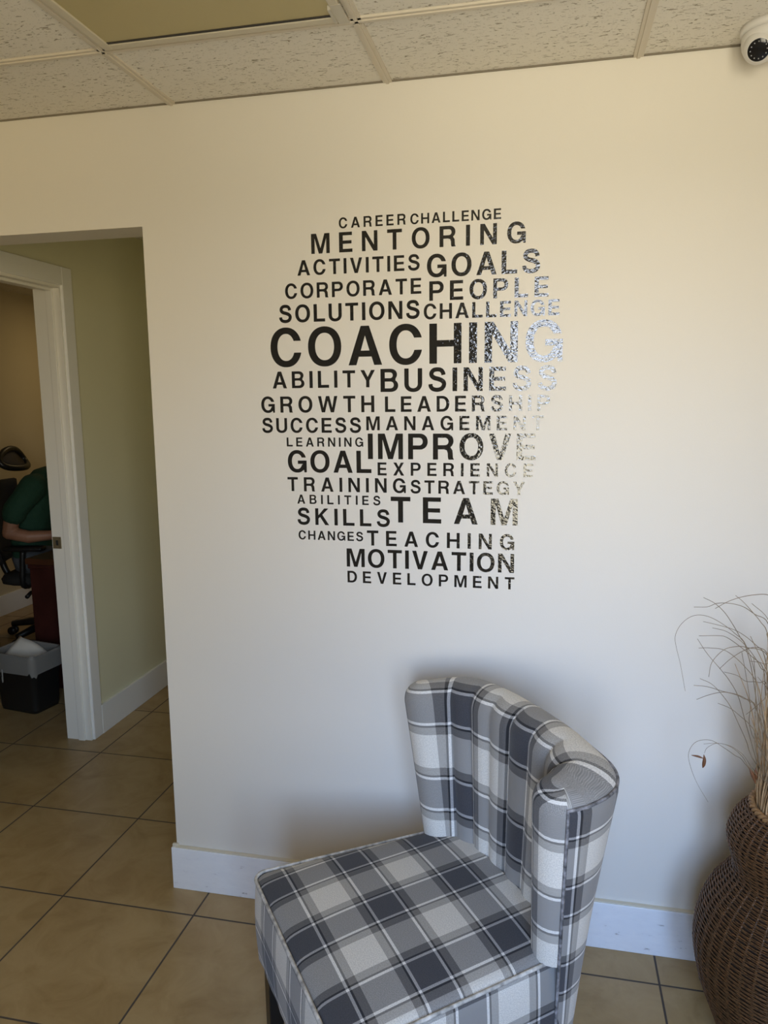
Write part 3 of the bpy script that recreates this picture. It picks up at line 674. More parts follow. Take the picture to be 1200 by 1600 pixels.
STRAW = mat('dry_straw', (.46, .30, .15), .7, vary=(35, .3))
STRAWG = mat('thin_dry_blade', (.25, .18, .105), .7, vary=(30, .3))
grass = thing('dried_grass', 'bunch of dry curling tan grass stalks standing in the wicker vase', 'dried grass', (BX, BY, .3))
gl = grass.location
GRASS= [[(1.555,-0.312,1.127),(1.58,-0.312,1.144),(1.607,-0.312,1.156),(1.636,-0.312,1.163),(1.664,-0.312,1.164),(1.691,-0.312,1.146),(1.71,-0.312,1.077),(1.705,-0.278,0.64),(1.76,-0.27,0.3)],[(1.527,-0.321,1.154),(1.551,-0.321,1.142),(1.573,-0.321,1.122),(1.593,-0.321,1.093),(1.61,-0.321,1.064),(1.623,-0.321,1.041),(1.648,-0.321,0.94),(1.703,-0.278,0.64),(1.76,-0.27,0.3)],[(1.525,-0.23,1.106),(1.555,-0.23,1.108),(1.577,-0.23,1.118),(1.606,-0.23,1.119),(1.635,-0.23,1.112),(1.661,-0.23,1.095),(1.691,-0.23,1.074),(1.712,-0.23,0.98),(1.74,-0.249,0.64),(1.76,-0.27,0.3)],[(1.596,-0.313,1.16),(1.613,-0.313,1.146),(1.632,-0.313,1.125),(1.652,-0.313,1.101),(1.669,-0.313,1.068),(1.686,-0.313,0.94),(1.727,-0.288,0.64),(1.76,-0.27,0.3)],[(1.499,-0.319,0.928),(1.486,-0.319,0.99),(1.475,-0.319,1.031),(1.471,-0.319,1.058),(1.48,-0.319,1.084),(1.498,-0.319,1.104),(1.519,-0.319,1.112),(1.544,-0.319,1.108),(1.572,-0.319,1.093),(1.598,-0.319,1.073),(1.624,-0.319,1.044),(1.654,-0.319,0.94),(1.705,-0.293,0.64),(1.76,-0.27,0.3)],[(1.548,-0.229,1.071),(1.587,-0.229,1.063),(1.619,-0.229,1.054),(1.645,-0.229,1.039),(1.672,-0.229,1.016),(1.696,-0.229,0.993),(1.713,-0.229,0.872),(1.741,-0.245,0.64),(1.76,-0.27,0.3)],[(1.566,-0.244,1.061),(1.597,-0.244,1.054),(1.63,-0.244,1.033),(1.657,-0.244,1.003),(1.678,-0.244,0.969),(1.696,-0.244,0.927),(1.71,-0.285,0.64),(1.76,-0.27,0.3)],[(1.533,-0.265,1.046),(1.577,-0.265,1.049),(1.596,-0.265,1.045),(1.625,-0.265,1.025),(1.652,-0.265,1.002),(1.678,-0.265,0.973),(1.69,-0.265,0.885),(1.737,-0.242,0.64),(1.76,-0.27,0.3)],[(1.536,-0.234,1.029),(1.56,-0.234,0.993),(1.591,-0.234,0.957),(1.612,-0.234,0.931),(1.634,-0.234,0.893),(1.651,-0.234,0.84),(1.704,-0.262,0.64),(1.76,-0.27,0.3)],[(1.535,-0.259,1.014),(1.561,-0.259,1.016),(1.596,-0.259,1.011),(1.636,-0.259,0.978),(1.67,-0.259,0.931),(1.687,-0.259,0.847),(1.725,-0.296,0.64),(1.76,-0.27,0.3)],[(1.556,-0.283,0.953),(1.561,-0.283,0.989),(1.584,-0.283,1.02),(1.608,-0.283,1.03),(1.633,-0.283,1.03),(1.681,-0.283,1.011),(1.703,-0.283,0.894),(1.704,-0.235,0.64),(1.76,-0.27,0.3)],[(1.589,-0.236,0.958),(1.612,-0.236,0.984),(1.639,-0.236,1.006),(1.664,-0.236,1.016),(1.684,-0.236,1.002),(1.702,-0.236,0.91),(1.727,-0.286,0.64),(1.76,-0.27,0.3)],[(1.601,-0.231,0.949),(1.631,-0.231,0.942),(1.651,-0.231,0.929),(1.68,-0.231,0.928),(1.701,-0.231,0.904),(1.729,-0.239,0.64),(1.76,-0.27,0.3)],[(1.546,-0.238,0.931),(1.573,-0.238,0.919),(1.597,-0.238,0.895),(1.618,-0.238,0.866),(1.636,-0.238,0.829),(1.659,-0.238,0.78),(1.674,-0.238,0.74),(1.725,-0.277,0.64),(1.76,-0.27,0.3)],[(1.527,-0.268,0.924),(1.557,-0.268,0.923),(1.593,-0.268,0.914),(1.625,-0.268,0.908),(1.651,-0.268,0.894),(1.672,-0.268,0.864),(1.722,-0.297,0.64),(1.76,-0.27,0.3)],[(1.528,-0.303,0.903),(1.551,-0.303,0.915),(1.576,-0.303,0.924),(1.597,-0.303,0.925),(1.629,-0.303,0.914),(1.662,-0.303,0.881),(1.741,-0.307,0.64),(1.76,-0.27,0.3)],[(1.568,-0.334,0.91),(1.595,-0.334,0.9),(1.617,-0.334,0.883),(1.64,-0.334,0.862),(1.657,-0.334,0.829),(1.731,-0.288,0.64),(1.76,-0.27,0.3)],[(1.555,-0.276,0.782),(1.585,-0.276,0.787),(1.615,-0.276,0.782),(1.638,-0.276,0.768),(1.651,-0.276,0.753),(1.662,-0.276,0.736),(1.724,-0.283,0.64),(1.76,-0.27,0.3)],[(1.585,-0.22,0.604),(1.557,-0.22,0.651),(1.54,-0.22,0.692),(1.533,-0.22,0.725),(1.541,-0.22,0.751),(1.558,-0.22,0.765),(1.585,-0.22,0.767),(1.612,-0.22,0.752),(1.639,-0.22,0.734),(1.663,-0.22,0.715),(1.71,-0.277,0.64),(1.76,-0.27,0.3)],[(1.549,-0.316,0.778),(1.555,-0.316,0.792),(1.576,-0.316,0.805),(1.605,-0.316,0.799),(1.631,-0.316,0.778),(1.651,-0.316,0.748),(1.732,-0.288,0.64),(1.76,-0.27,0.3)],[(1.635,-0.297,1.139),(1.671,-0.297,1.104),(1.69,-0.297,1.037),(1.737,-0.284,0.64),(1.76,-0.27,0.3)],[(1.627,-0.273,1.014),(1.64,-0.273,0.955),(1.653,-0.273,0.886),(1.661,-0.273,0.814),(1.745,-0.302,0.64),(1.76,-0.27,0.3)],[(1.637,-0.333,1.025),(1.645,-0.333,0.958),(1.649,-0.333,0.876),(1.654,-0.333,0.807),(1.711,-0.249,0.64),(1.76,-0.27,0.3)],[(1.647,-0.266,0.992),(1.677,-0.266,0.987),(1.704,-0.266,0.957),(1.712,-0.284,0.64),(1.76,-0.27,0.3)],[(1.633,-0.319,0.882),(1.645,-0.319,0.894),(1.668,-0.319,0.92),(1.69,-0.319,0.942),(1.723,-0.307,0.64),(1.76,-0.27,0.3)],[(1.669,-0.256,0.951),(1.694,-0.256,0.917),(1.707,-0.256,0.847),(1.745,-0.234,0.64),(1.76,-0.27,0.3)]]
for k, P in enumerate(GRASS):
    pts = catmull([Vector(p)-gl for p in P], 5); n = len(pts); bm = bmesh.new()
    thin = .00055 if k in (4, 18, 17, 19) else .0008
    tube(bm, pts, [thin*(.75+.7*i/n) for i in range(n)], 5)
    obj('blade', bm, STRAWG, grass, True)
random.seed(21)
for k in range(88):
    a = random.uniform(-.62*PI, .62*PI); rr_ = .085*math.sqrt(random.random())
    b0 = Vector((-.108+.10*random.random()**1.6, random.uniform(-.05, .05), .30)); lean = Vector((random.uniform(-.025, .06), random.uniform(-.05, .05), 0))
    hgt = random.uniform(.22, .54); w1 = Vector((random.uniform(-.035, .05), random.uniform(-.04, .03), 0))
    low = Vector((b0.x*.5, b0.y*.5, 0.0))
    pts = catmull([low, b0, b0+lean*.4+Vector((0, 0, hgt*.35)), b0+lean+w1*.5+Vector((0, 0, hgt*.72)), b0+lean*1.9+w1*1.6+Vector((0, 0, hgt))], 5)
    for p in pts: p.y = min(p.y, .25)
    bm = bmesh.new(); r0 = random.uniform(.0014, .0030); tube(bm, pts, [r0*(1-.75*i/len(pts)) for i in range(len(pts))], 5)
    obj('stalk', bm, STRAW, grass, True)
POD = mat('brown_seed_pod', (.17, .065, .022), .55)
def pod(c, pts_, w):
    bm = bmesh.new(); q = catmull([Vector(c)+Vector(p)-gl for p in pts_], 5); n = len(q)
    tube(bm, q, [max(.0006, w*math.sin(PI*(i+.4)/(n+.2))) for i in range(n)], 8); o = obj('seed_pod', bm, POD, grass, True); o['label'] = 'brown seed pod'
pod((1.558, -.27, .740), [(0, 0, .012), (.002, 0, 0), (.001, 0, -.014), (-.001, 0, -.022)], .0042)
pod((1.556, -.27, .742), [(.002, 0, .0), (-.010, 0, .004), (-.026, 0, .006)], .0026)
pod((1.664, -.29, .722), [(-.009, 0, .018), (-.003, 0, .006), (.003, 0, -.008), (.007, 0, -.022)], .0046)
pod((1.668, -.29, .722), [(.001, 0, .018), (.003, 0, .004), (.005, 0, -.012)], .0034)

# ------------------------------------------------------------------ security camera on the ceiling
PLASTIC = mat('white_plastic', (.72, .70, .67), .35)
GLASSD = mat('dark_lens_glass', (.012, .012, .014), .08)
sc_o = Vector((1.648, -.085, H))
scam = thing('security_camera', 'white turret security camera on the ceiling at the top of the wall', 'security camera', sc_o)
dv = (CAM + Vector((-.12, -.1, -.55)) - Vector((1.64, -.10, 2.385))).normalized()
bm = bmesh.new(); lathe(bm, [(.0001, 0), (.056, 0), (.056, -.010), (.053, -.014), (.0001, -.014)], 40); obj('mounting_ring', bm, PLASTIC, scam, True)
bm = bmesh.new()
prof_ = [(.0505, -.0145), (.0525, -.018), (.053, -.028), (.0515, -.038), (.047, -.048), (.041, -.054), (.037, -.0545), (.036, -.050), (.036, -.02)]
lathe(bm, prof_, 48)
# the collar is cut open towards the room where the eye looks out
for v in list(bm.verts):
    h_ = Vector((v.co.x, v.co.y, 0)); d2 = Vector((dv.x, dv.y, 0)).normalized()
    if h_.length > 1e-5:
        c_ = h_.normalized().dot(d2)
        if c_ > .55: v.co.z += (c_-.55)*.035*max(0, (-v.co.z-.016)/.038)
obj('collar', bm, PLASTIC, scam, True)
ec = Vector((-.022, -.018, -.046))
Me = T(*ec) @ look(dv) @ Matrix.Scale(.93, 4)
bm = bmesh.new(); pr = [(.0335*math.cos(math.radians(a)), .0335*math.sin(math.radians(a))) for a in range(-88, 50, 6)]
lathe(bm, pr + [(.0225, .027), (.0222, .0262)], 40, Me); obj('eyeball', bm, PLASTIC, scam, True)
bm = bmesh.new(); lathe(bm, [(.0222, .0258), (.017, .0268), (.010, .0272), (.0001, .0274)], 36, Me); lens = obj('lens_face', bm, GLASSD, scam, True); lens['label'] = 'round dark lens face'
LED = mat('infrared_led', (.45, .45, .47), .15)
for k in range(12):
    a = 2*PI*k/12; bm = bmesh.new(); bmesh.ops.create_uvsphere(bm, u_segments=8, v_segments=6, radius=.0014, matrix=Me @ T(.0165*math.cos(a), .0165*math.sin(a), .0270)); l_ = obj('led', bm, LED, lens, True)
bm = bmesh.new(); box(bm, (-.006, -.0575, -.016), (.006, -.050, -.009), .001, Matrix.Rotation(math.radians(-8), 4, 'Z')); obj('latch', bm, mat('grey_latch', (.2, .2, .2), .5), scam)

scam.scale = (1.12, 1.12, 1.12)

# ------------------------------------------------------------------ what the open office door shows
MAHOG = mat('dark_mahogany', (.045, .012, .010), .35, vary=(8, .3))
MAHOGT = mat('mahogany_top', (.075, .028, .014), .28, vary=(8, .25))
BLKPL = mat('black_plastic', (.012, .012, .012), .4)
BLKFB = mat('black_mesh_fabric', (.018, .017, .016), .85)
GREYFB = mat('worn_grey_mesh', (.055, .045, .038), .85)

dx0, dx1, dy0, dy1 = -1.63, -1.10, 1.46, 2.75
desk = thing('desk', 'dark mahogany desk seen end-on behind the black waste bin', 'desk', ((dx0+dx1)/2, (dy0+dy1)/2, 0))
def kpart(name, lo, hi, m, bev=.003, par=None):
    bm = bmesh.new(); box(bm, lo, hi, bev); bmesh.ops.translate(bm, verts=bm.verts, vec=-desk.location); return obj(name, bm, m, par or desk)
kpart('top', (dx0-.016, dy0-.016, .715), (dx1+.0, dy1+.016, .75), MAHOGT, .006)
kpart('moulding', (dx0-.008, dy0-.008, .69), (dx1-.005, dy1+.008, .7148), MAHOG, .006)
kpart('end_panel', (dx0, dy0, .0), (dx1-.01, dy0+.03, .69), MAHOG)
kpart('end_panel', (dx0, dy1-.03, .0), (dx1-.01, dy1, .69), MAHOG)
kpart('modesty_panel', (dx1-.04, dy0+.03, .06), (dx1-.012, dy1-.03, .69), MAHOG)
ped = kpart('pedestal', (dx0+.012, dy0+.03, .05), (dx1-.04, dy0+.43, .69), MAHOG)
for z0 in (.08, .28, .48):
    dr = kpart('drawer', (dx0, dy0+.045, z0), (dx0+.012, dy0+.415, z0+.18), MAHOG, .003)
    kpart('handle', (dx0-.016, dy0+.18, z0+.085), (dx0-.0005, dy0+.28, z0+.095), BRASS, .003, dr)

# waste bin with a clear liner and paper
binc = Vector((-1.50, 1.22, 0))
wbin = thing('waste_bin', 'small black waste bin with a clear plastic liner in the office doorway', 'waste bin', binc, math.radians(-9))
def rrect(hx, hy, r, n=5):
    out = []
    for cx, cy, a0 in ((hx-r, hy-r, 0), (-hx+r, hy-r, 90), (-hx+r, -hy+r, 180), (hx-r, -hy+r, 270)):
        for k in range(n+1):
            a = math.radians(a0+90*k/n); out.append((cx+r*math.cos(a), cy+r*math.sin(a)))
    return out
def stack(bm, levels, closed_bottom=False):
    R = [[bm.verts.new((x, y, z+(wob(i) if wob else 0))) for i, (x, y) in enumerate(rrect(hx, hy, r))] for hx, hy, r, z, wob in levels]
    n = len(R[0])
    for A, B in zip(R, R[1:]):
        for k in range(n): bm.faces.new((A[k], A[(k+1) % n], B[(k+1) % n], B[k]))
    if closed_bottom: bm.faces.new(R[0][::-1])
bm = bmesh.new(); stack(bm, [(.122, .085, .025, 0, None), (.126, .088, .026, .02, None), (.142, .103, .03, .295, None), (.147, .108, .032, .298, None), (.147, .108, .032, .31, None), (.139, .10, .028, .31, None), (.118, .08, .024, .012, None)], True)
bm.faces.new([v for v in bm.verts][-24:]) if False else None
obj('bin_body', bm, BLKPL, wbin, True)
LINER = bpy.data.materials.new('clear_film_liner'); t, b = nodes_of(LINER)
b.inputs['Base Color'].default_value = (.50, .48, .45, 1); b.inputs['Roughness'].default_value = .3; b.inputs['Alpha'].default_value = .42
bm = bmesh.new(); wob = lambda i: .012*math.sin(i*1.1)+.008*math.sin(i*2.7+1)
stack(bm, [(.152, .113, .034, .215, wob), (.1515, .1125, .034, .26, lambda i: .004*math.sin(i*1.9)), (.1505, .1115, .033, .300, None), (.148, .109, .032, .318, lambda i: .004*math.sin(i*1.3)), (.137, .098, .028, .316, lambda i: .004*math.sin(i*1.3)), (.133, .094, .026, .22, None), (.122, .084, .025, .06, None)])
li = obj('liner', bm, LINER, wbin, True); li['label'] = 'translucent plastic bin liner'
bm = bmesh.new(); tube(bm, catmull([(-.055, -.114, .235), (-.052, -.117, .20), (-.055, -.116, .165), (-.06, -.113, .19)], 5), [.004]*16, 6); obj('liner_tail', bm, LINER, wbin, True)
paper = thing('paper_sheet', 'crumpled white paper sheet sticking up inside the waste bin', 'paper', binc+Vector((-.035, .02, .215)), math.radians(-14))
bm = bmesh.new()
N_ = 8; g_ = []
for i in range(N_+1):
    for j in range(N_+1):
        u, v = i/N_-.5, j/N_-.5
        g_.append(bm.verts.new((u*.19, v*.13+.012*math.sin(u*5), .05-u*.07+v*.11+.006*math.sin(u*7+v*4))))
for i in range(N_):
    for j in range(N_): bm.faces.new((g_[i*(N_+1)+j], g_[(i+1)*(N_+1)+j], g_[(i+1)*(N_+1)+j+1], g_[i*(N_+1)+j+1]))
o = obj('sheet', bm, mat('waste_paper', (.72, .66, .58), .8), paper, True); sm = o.modifiers.new('thickness', 'SOLIDIFY'); sm.thickness = .0008

# office chair: built around its column, facing the desk
fa = math.radians(12)
oc = thing('office_chair', 'black office chair with a ring headrest and star base under the person', 'office chair', (-2.158, 2.323, 0), fa)
def opart(name, bm, m, smooth=True, par=None): return obj(name, bm, m, par or oc, smooth)
bm = bmesh.new(); stack(bm, [(.02, .02, .015, .405, None), (.20, .21, .08, .405, None), (.235, .245, .09, .42, None), (.24, .25, .09, .45, None), (.225, .235, .085, .475, None), (.02, .02, .015, .482, None)]); opart('seat', bm, BLKFB)
bm = bmesh.new()
R_ = []
for j in range(13):
    z = .55+.53*j/12; w_ = .205*(1-.25*abs(j/12-.35)**2*2); row = []
    for i in range(13):
        a = -1+2*i/12; row.append(bm.verts.new((-.255-.05*(j/12) + .05*a*a - .03*math.sin(PI*j/12), w_*a, z)))
    R_.append(row)
for j in range(12):
    for i in range(12): bm.faces.new((R_[j][i], R_[j][i+1], R_[j+1][i+1], R_[j+1][i]))
ob = opart('backrest', bm, BLKFB); md = ob.modifiers.new('thickness', 'SOLIDIFY'); md.thickness = .03
bm = bmesh.new(); tube(bm, catmull([(-.12, 0, .39), (-.27, 0, .42), (-.335, 0, .6), (-.355, 0, .95), (-.355, 0, 1.14), (-.22, 0, 1.225)], 6), .022, 8); opart('back_spine', bm, BLKPL)
hc = Vector((-.175, 0, 1.225))
Mh = T(*hc) @ Matrix.Rotation(math.radians(58), 4, 'Y')
ring = [Mh @ Vector((.075*math.cos(a), .16*math.sin(a), .018*math.cos(2*a))) for a in [2*PI*k/40 for k in range(40)]]
bm = bmesh.new(); tube(bm, ring, .021, 10, closed=True); hr = opart('headrest', bm, BLKPL)
bm = bmesh.new(); c0 = bm.verts.new(hc); rv = [bm.verts.new(Mh @ Vector((.066*math.cos(a), .15*math.sin(a), .018*math.cos(2*a)))) for a in [2*PI*k/40 for k in range(40)]]
for k in range(40): bm.faces.new((c0, rv[k], rv[(k+1) % 40]))
hm = opart('headrest_mesh', bm, GREYFB, True, hr); hm.modifiers.new('thickness', 'SOLIDIFY').thickness = .006
for s in (-1, 1):
    bm = bmesh.new(); tube(bm, catmull([(-.05, s*.20, .40), (-.05, s*.275, .43), (-.04, s*.285, .55), (-.03, s*.285, .655)], 5), .018, 8); ar = opart('armrest', bm, BLKPL)
    bm = bmesh.new(); box(bm, (-.15, s*.285-.04, .655), (.11, s*.285+.04, .685), .012); opart('arm_pad', bm, BLKPL, True, ar)
bm = bmesh.new(); box(bm, (-.13, -.09, .36), (.10, .09, .407), .01); opart('tilt_mechanism', bm, BLKPL, False)
bm = bmesh.new(); tube(bm, catmull([(-.02, -.06, .385), (-.02, -.2, .375), (-.02, -.27, .36)], 5), .007, 6); tube(bm, [(-.02, -.235, .368), (-.02, -.30, .352)], [.012, .014], 8); opart('height_lever', bm, BLKPL)
bm = bmesh.new(); lathe(bm, [(.0001, .08), (.036, .08), (.034, .22), (.022, .222), (.022, .37), (.0001, .37)], 20); opart('gas_column', bm, BLKPL)
for k in range(5):
    a = 2*PI*k/5 + math.radians(175); d = Vector((math.cos(a), math.sin(a), 0)); bm = bmesh.new()
    tube(bm, [d*.02+Vector((0, 0, .10)), d*.16+Vector((0, 0, .095)), d*.30+Vector((0, 0, .075))], [.034, .028, .020], 8); lg = opart('base_leg', bm, BLKPL)
    bm = bmesh.new(); pz = d*.30; n_ = Vector((-d.y, d.x, 0))
    for s in (-1, 1): tube(bm, [pz+n_*s*.010+Vector((0, 0, .028)), pz+n_*s*.026+Vector((0, 0, .028))], .028, 16)
    tube(bm, [pz+Vector((0, 0, .03)), pz+Vector((0, 0, .075))], .008, 8); opart('caster', bm, BLKPL, True, lg)

# the person: one continuous body, clothing as children
SKIN = mat('skin', (.36, .175, .105), .5, vary=(14, .08))
SHIRT = mat('dark_green_polo', (.012, .055, .030), .85, bump=(40, .4, .01))
JEANS = mat('grey_blue_jeans', (.085, .095, .11), .85)
HAIR = mat('short_dark_hair', (.03, .02, .014), .7, bump=(160, .8, .01))
SHOE = mat('dark_shoe', (.02, .018, .016), .5)
person = thing('person', 'person in a dark green polo shirt seated at the office desk, forearm forward', 'person', (-2.20, 2.27, 0), fa)
def skin(name, chains, m, par, sub=2, root=0):
    """chains: list of lists of (point, radius); equal points are shared"""
    me = bpy.data.meshes.new(name); idx = {}; vs, rs, es = [], [], []
    for ch in chains:
        pr = None
        for p, r in ch:
            key = tuple(round(c, 4) for c in p)
            if key not in idx: idx[key] = len(vs); vs.append(p); rs.append(r if isinstance(r, tuple) else (r, r))
            if pr is not None and pr != idx[key]: es.append((pr, idx[key]))
            pr = idx[key]
    me.from_pydata(vs, es, []); o = bpy.data.objects.new(name, me); link(o, par)
    md = o.modifiers.new('skin', 'SKIN'); md.use_smooth_shade = True; md.branch_smoothing = .3
    for i, sv in enumerate(me.skin_vertices[0].data): sv.radius = rs[i]; sv.use_root = (i == root)
    o.modifiers.new('sub', 'SUBSURF').levels = sub; o.modifiers['sub'].render_levels = sub
    dg = bpy.context.evaluated_depsgraph_get(); mm = bpy.data.meshes.new_from_object(o.evaluated_get(dg))
    bpy.data.objects.remove(o); mm.materials.clear(); mm.materials.append(m)
    for p in mm.polygons: p.use_smooth = True
    return link(bpy.data.objects.new(name, mm), par)
pel = (-.02, 0, .565); wst = (-.04, 0, .73); chs = (.03, 0, .92); upc = (.10, 0, 1.05); nk = (.165, 0, 1.135); nk2 = (.225, 0, 1.19); hd = (.275, 0, 1.25)
def armc(s):
    return [(upc, (.15, .12)), ((.08, s*.15, 1.06), .075), ((.05, s*.205, 1.0), .066), ((-.03, s*.235, .87), .052), ((-.055, s*.24, .775), .045), ((.06, s*.225, .745), .042), ((.20, s*.185, .748), .032), ((.25, s*.175, .75), (.026, .036))]
def hand(s):
    w0 = (.25, s*.175, .75); pm = (.31, s*.165, .752); out = [[(w0, (.026, .036)), (pm, (.018, .040))]]
    for k, (dy, ln) in enumerate(((.030, .085), (.010, .095), (-.010, .09), (-.029, .072))):
        b_ = (.34, s*.165+dy, .752); out.append([(pm, (.018, .040)), (b_, .0100), ((.34+ln*.5, s*.165+dy*1.15, .755), .0090), ((.34+ln, s*.165+dy*1.2, .742), .0075)])
    out.append([(w0, (.026, .036)), ((.285, s*.165-s*.038, .752), .0115), ((.325, s*.165-s*.062, .750), .0095), ((.355, s*.165-s*.066, .745), .008)])
    return out
def legc(s):
    return [(pel, (.15, .13)), ((.02, s*.09, .565), .085), ((.22, s*.11, .575), .078), ((.42, s*.12, .545), .062), ((.44, s*.12, .48), .056), ((.40, s*.12, .28), .05), ((.36, s*.12, .09), .036), ((.40, s*.12, .05), (.035, .03)), ((.52, s*.13, .035), (.035, .022))]
def tri(r):
    if not isinstance(r, tuple): return Vector((r, r, r))
    a_, b_ = r
    return Vector((b_, a_, b_)) if a_ > .1 else (Vector((.03, b_, a_)) if a_ < .03 else Vector((b_, a_, b_)))
def flesh(bm, chains):
    for ch in chains:
        for (p, r), (q, s_) in zip(ch, ch[1:]):
            p, q = Vector(p), Vector(q); r, s_ = tri(r), tri(s_); n = max(2, int((q-p).length/(min(min(r), min(s_))*.45))+1)
            for k in range(n+1):
                t_ = k/n; c = p.lerp(q, t_); rr = r.lerp(s_, t_)
                bmesh.ops.create_icosphere(bm, subdivisions=2, radius=1, matrix=T(*c) @ Matrix.Diagonal((*rr, 1)))
body = link(bpy.data.objects.new('body', bpy.data.meshes.new('body')), person)
body['label'] = 'bare forearm, neck and hands'
# head with brow, nose, lips, chin and ears, merged with the neck into the one body surface
HC = Vector((.300, 0, 1.288)); HM = T(*HC) @ Matrix.Rotation(math.radians(10), 4, 'Y')
def head_shape(p, grow=0.0):
    x, y, z = p                                             # unit sphere, +x is the face
    jaw = max(0, -z)
    q = Vector((x*.098, y*(.076-.020*jaw), z*.118))
    if x > 0: q.x += .010*jaw - .010*max(0, 1-abs(z+.05)*3)*x*0; q.x -= .012*max(0, z-.25)*x
    if x < 0: q.x *= 1+.06*max(0, z+.2); q.x += .035*jaw
    q += Vector((x, y, z))*grow
    return q
def sphere(bm, nu=40, nv=28):
    r = bmesh.ops.create_uvsphere(bm, u_segments=nu, v_segments=nv, radius=1); return r['verts']
bm = bmesh.new(); flesh(bm, [[(pel, (.15, .13)), (wst, (.135, .11)), (chs, (.155, .125)), (upc, (.14, .12)), (nk, .064), (nk2, .060), (hd, .060)]] + [armc(s)[1:] for s in (-1, 1)] + [[(upc, .07), ((.08, s*.15, 1.06), .075)] for s in (-1, 1)] + [legc(s)[1:] for s in (-1, 1)] + [h_ for s in (-1, 1) for h_ in hand(s)])
for v in sphere(bm): v.co = HM @ head_shape(v.co)
def blob(c, r, m=None):
    bmesh.ops.create_uvsphere(bm, u_segments=14, v_segments=10, radius=1, matrix=HM @ T(*c) @ (m or Matrix()) @ Matrix.Diagonal((*r, 1)))
blob((.094, 0, .004), (.012, .010, .034), Matrix.Rotation(math.radians(-18), 4, 'Y')); blob((.107, 0, -.018), (.014, .014, .011))
for s in (-1, 1): blob((.102, s*.012, -.021), (.010, .008, .008)); blob((-.005, s*.076, -.004), (.020, .008, .034), Matrix.Rotation(s*math.radians(-18), 4, 'Z')); blob((.080, s*.030, .033), (.014, .026, .008))
blob((.098, 0, -.046), (.010, .024, .006)); blob((.098, 0, -.057), (.010, .020, .007)); blob((.078, 0, -.090), (.020, .024, .018))
me2 = bpy.data.meshes.new('body'); bm.to_mesh(me2); bm.free(); tmp = link(bpy.data.objects.new('body_join', me2))
rm = tmp.modifiers.new('merge', 'REMESH'); rm.mode = 'VOXEL'; rm.voxel_size = .0048; rm.use_smooth_shade = True
sm_ = tmp.modifiers.new('smooth', 'SMOOTH'); sm_.factor = .5; sm_.iterations = 4
dg = bpy.context.evaluated_depsgraph_get(); mm = bpy.data.meshes.new_from_object(tmp.evaluated_get(dg)); bpy.data.objects.remove(tmp)
mm.materials.clear(); mm.materials.append(SKIN)
for p in mm.polygons: p.use_smooth = True
body.data = mm
EYE = mat('eye', (.22, .19, .16), .2); LIPS = mat('lips', (.27, .10, .075), .5)
for s in (-1, 1):
    bm = bmesh.new(); bmesh.ops.create_uvsphere(bm, u_segments=12, v_segments=8, radius=.0115, matrix=HM @ T(.0815, s*.031, .014)); obj('eye', bm, EYE, person, True)
bm = bmesh.new(); bmesh.ops.create_uvsphere(bm, u_segments=14, v_segments=8, radius=1, matrix=HM @ T(.1025, 0, -.0515) @ Matrix.Diagonal((.007, .021, .0075, 1))); obj('lips', bm, LIPS, person, True)
bm = bmesh.new(); hv = sphere(bm, 48, 32)
bmesh.ops.delete(bm, geom=[f for f in bm.faces if (lambda c: c.z < .40*c.x+.28*max(0, c.x)+(.02 if c.x > -.2 else -.32) + (.25 if c.x > .45 else 0))(f.calc_center_median())], context='FACES')
for v in bm.verts: v.co = HM @ head_shape(v.co, .009)
hr_ = obj('hair', bm, HAIR, person, True); md = hr_.modifiers.new('thickness', 'SOLIDIFY'); md.thickness = .010; md.offset = -1
def flesh_obj(name, chains, m, grow, voxel=.007):
    bm = bmesh.new(); g = lambda r: tuple(x+grow for x in r) if isinstance(r, tuple) else r+grow
    flesh(bm, [[(p, g(r)) for p, r in ch] for ch in chains]); me_ = bpy.data.meshes.new(name); bm.to_mesh(me_); bm.free()
    t_ = link(bpy.data.objects.new(name, me_)); q = t_.modifiers.new('merge', 'REMESH'); q.mode = 'VOXEL'; q.voxel_size = voxel
    q = t_.modifiers.new('smooth', 'SMOOTH'); q.factor = .5; q.iterations = 5
    me3 = bpy.data.meshes.new_from_object(t_.evaluated_get(bpy.context.evaluated_depsgraph_get())); bpy.data.objects.remove(t_)
    me3.materials.clear(); me3.materials.append(m)
    for p in me3.polygons: p.use_smooth = True
    return link(bpy.data.objects.new(name, me3), par_)
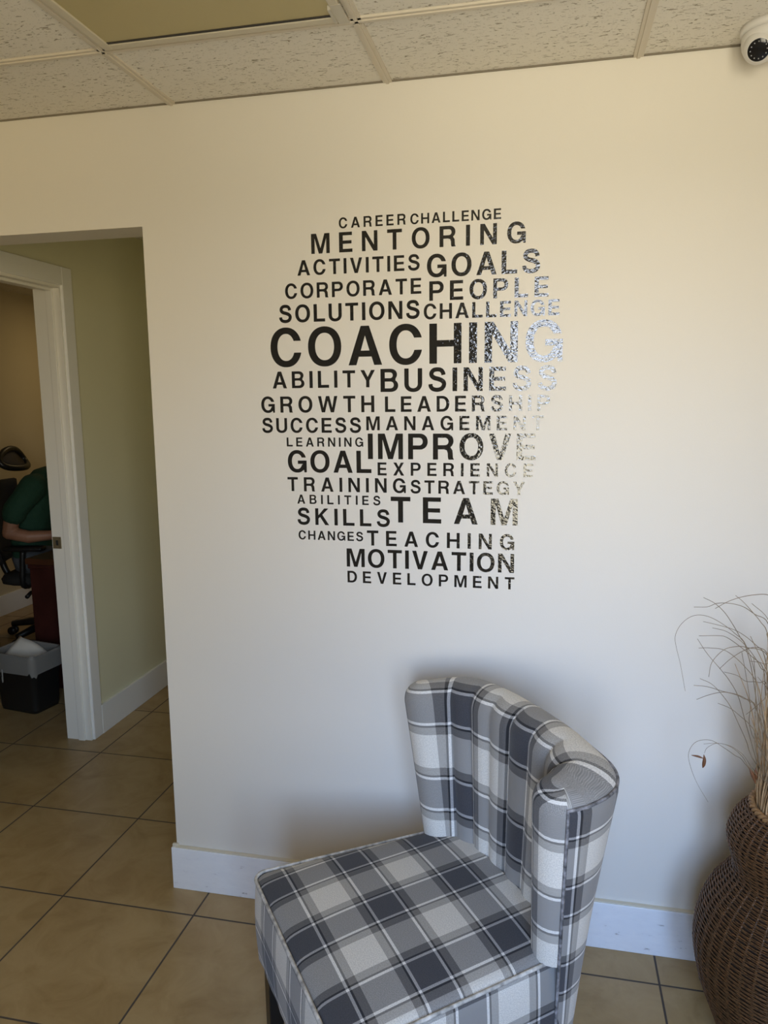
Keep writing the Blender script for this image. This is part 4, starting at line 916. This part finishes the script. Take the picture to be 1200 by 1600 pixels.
par_ = person
shirt = flesh_obj('polo_shirt', [[((-.02, 0, .60), (.145, .125)), (wst, (.135, .11)), (chs, (.155, .125)), (upc, (.14, .12)), ((.13, 0, 1.095), .078), ((.15, 0, 1.112), .058)]]
    + [[(upc, .075), ((.08, s*.15, 1.06), .076), ((.05, s*.205, 1.0), .068), ((-.005, s*.228, .93), .063), ((-.018, s*.234, .895), .061)] for s in (-1, 1)], SHIRT, .014)
shirt['label'] = 'dark green short-sleeved polo shirt'
bm = bmesh.new(); lathe(bm, [(.068, -.016), (.074, -.012), (.072, .020), (.066, .022), (.064, -.01)], 24, T(.172, 0, 1.142) @ Matrix.Rotation(math.radians(42), 4, 'Y')); obj('collar', bm, SHIRT, person, True)
tr = flesh_obj('trousers', [[((-.02, 0, .62), (.14, .12)), (pel, (.15, .13))]] + [[((.02, s*.09, .565), .085), ((.22, s*.11, .575), .078), ((.42, s*.12, .545), .062), ((.44, s*.12, .48), .056), ((.40, s*.12, .28), .05), ((.365, s*.12, .10), .044)] for s in (-1, 1)], JEANS, .011)
tr['label'] = 'grey-blue jeans'
for s in (-1, 1):
    bm = bmesh.new(); bmesh.ops.create_uvsphere(bm, u_segments=16, v_segments=10, radius=1, matrix=T(.45, s*.125, .04) @ Matrix.Diagonal((.14, .048, .045, 1)))
    for v in bm.verts: v.co.z = max(v.co.z, .002)
    obj('shoe', bm, SHOE, person, True)

# unseen warm lamp, added on the office ceiling to light the room dimly
ol = thing('added_office_light', 'added unseen round ceiling lamp inside the dim office', 'ceiling light', (-2.0, 3.4, H))
bm = bmesh.new(); lathe(bm, [(.0001, 0), (.15, 0), (.15, -.03), (.0001, -.03)], 32); obj('added_lamp_housing', bm, TRIM, ol, True)
ld = bpy.data.lights.new('added_office_lamp', 'AREA'); ld.shape = 'DISK'; ld.size = .26; ld.energy = 3; ld.color = (1.0, .74, .36)
lo = bpy.data.objects.new('added_office_lamp', ld); lo.location = (-2.0, 3.4, H-.035); C.objects.link(lo)
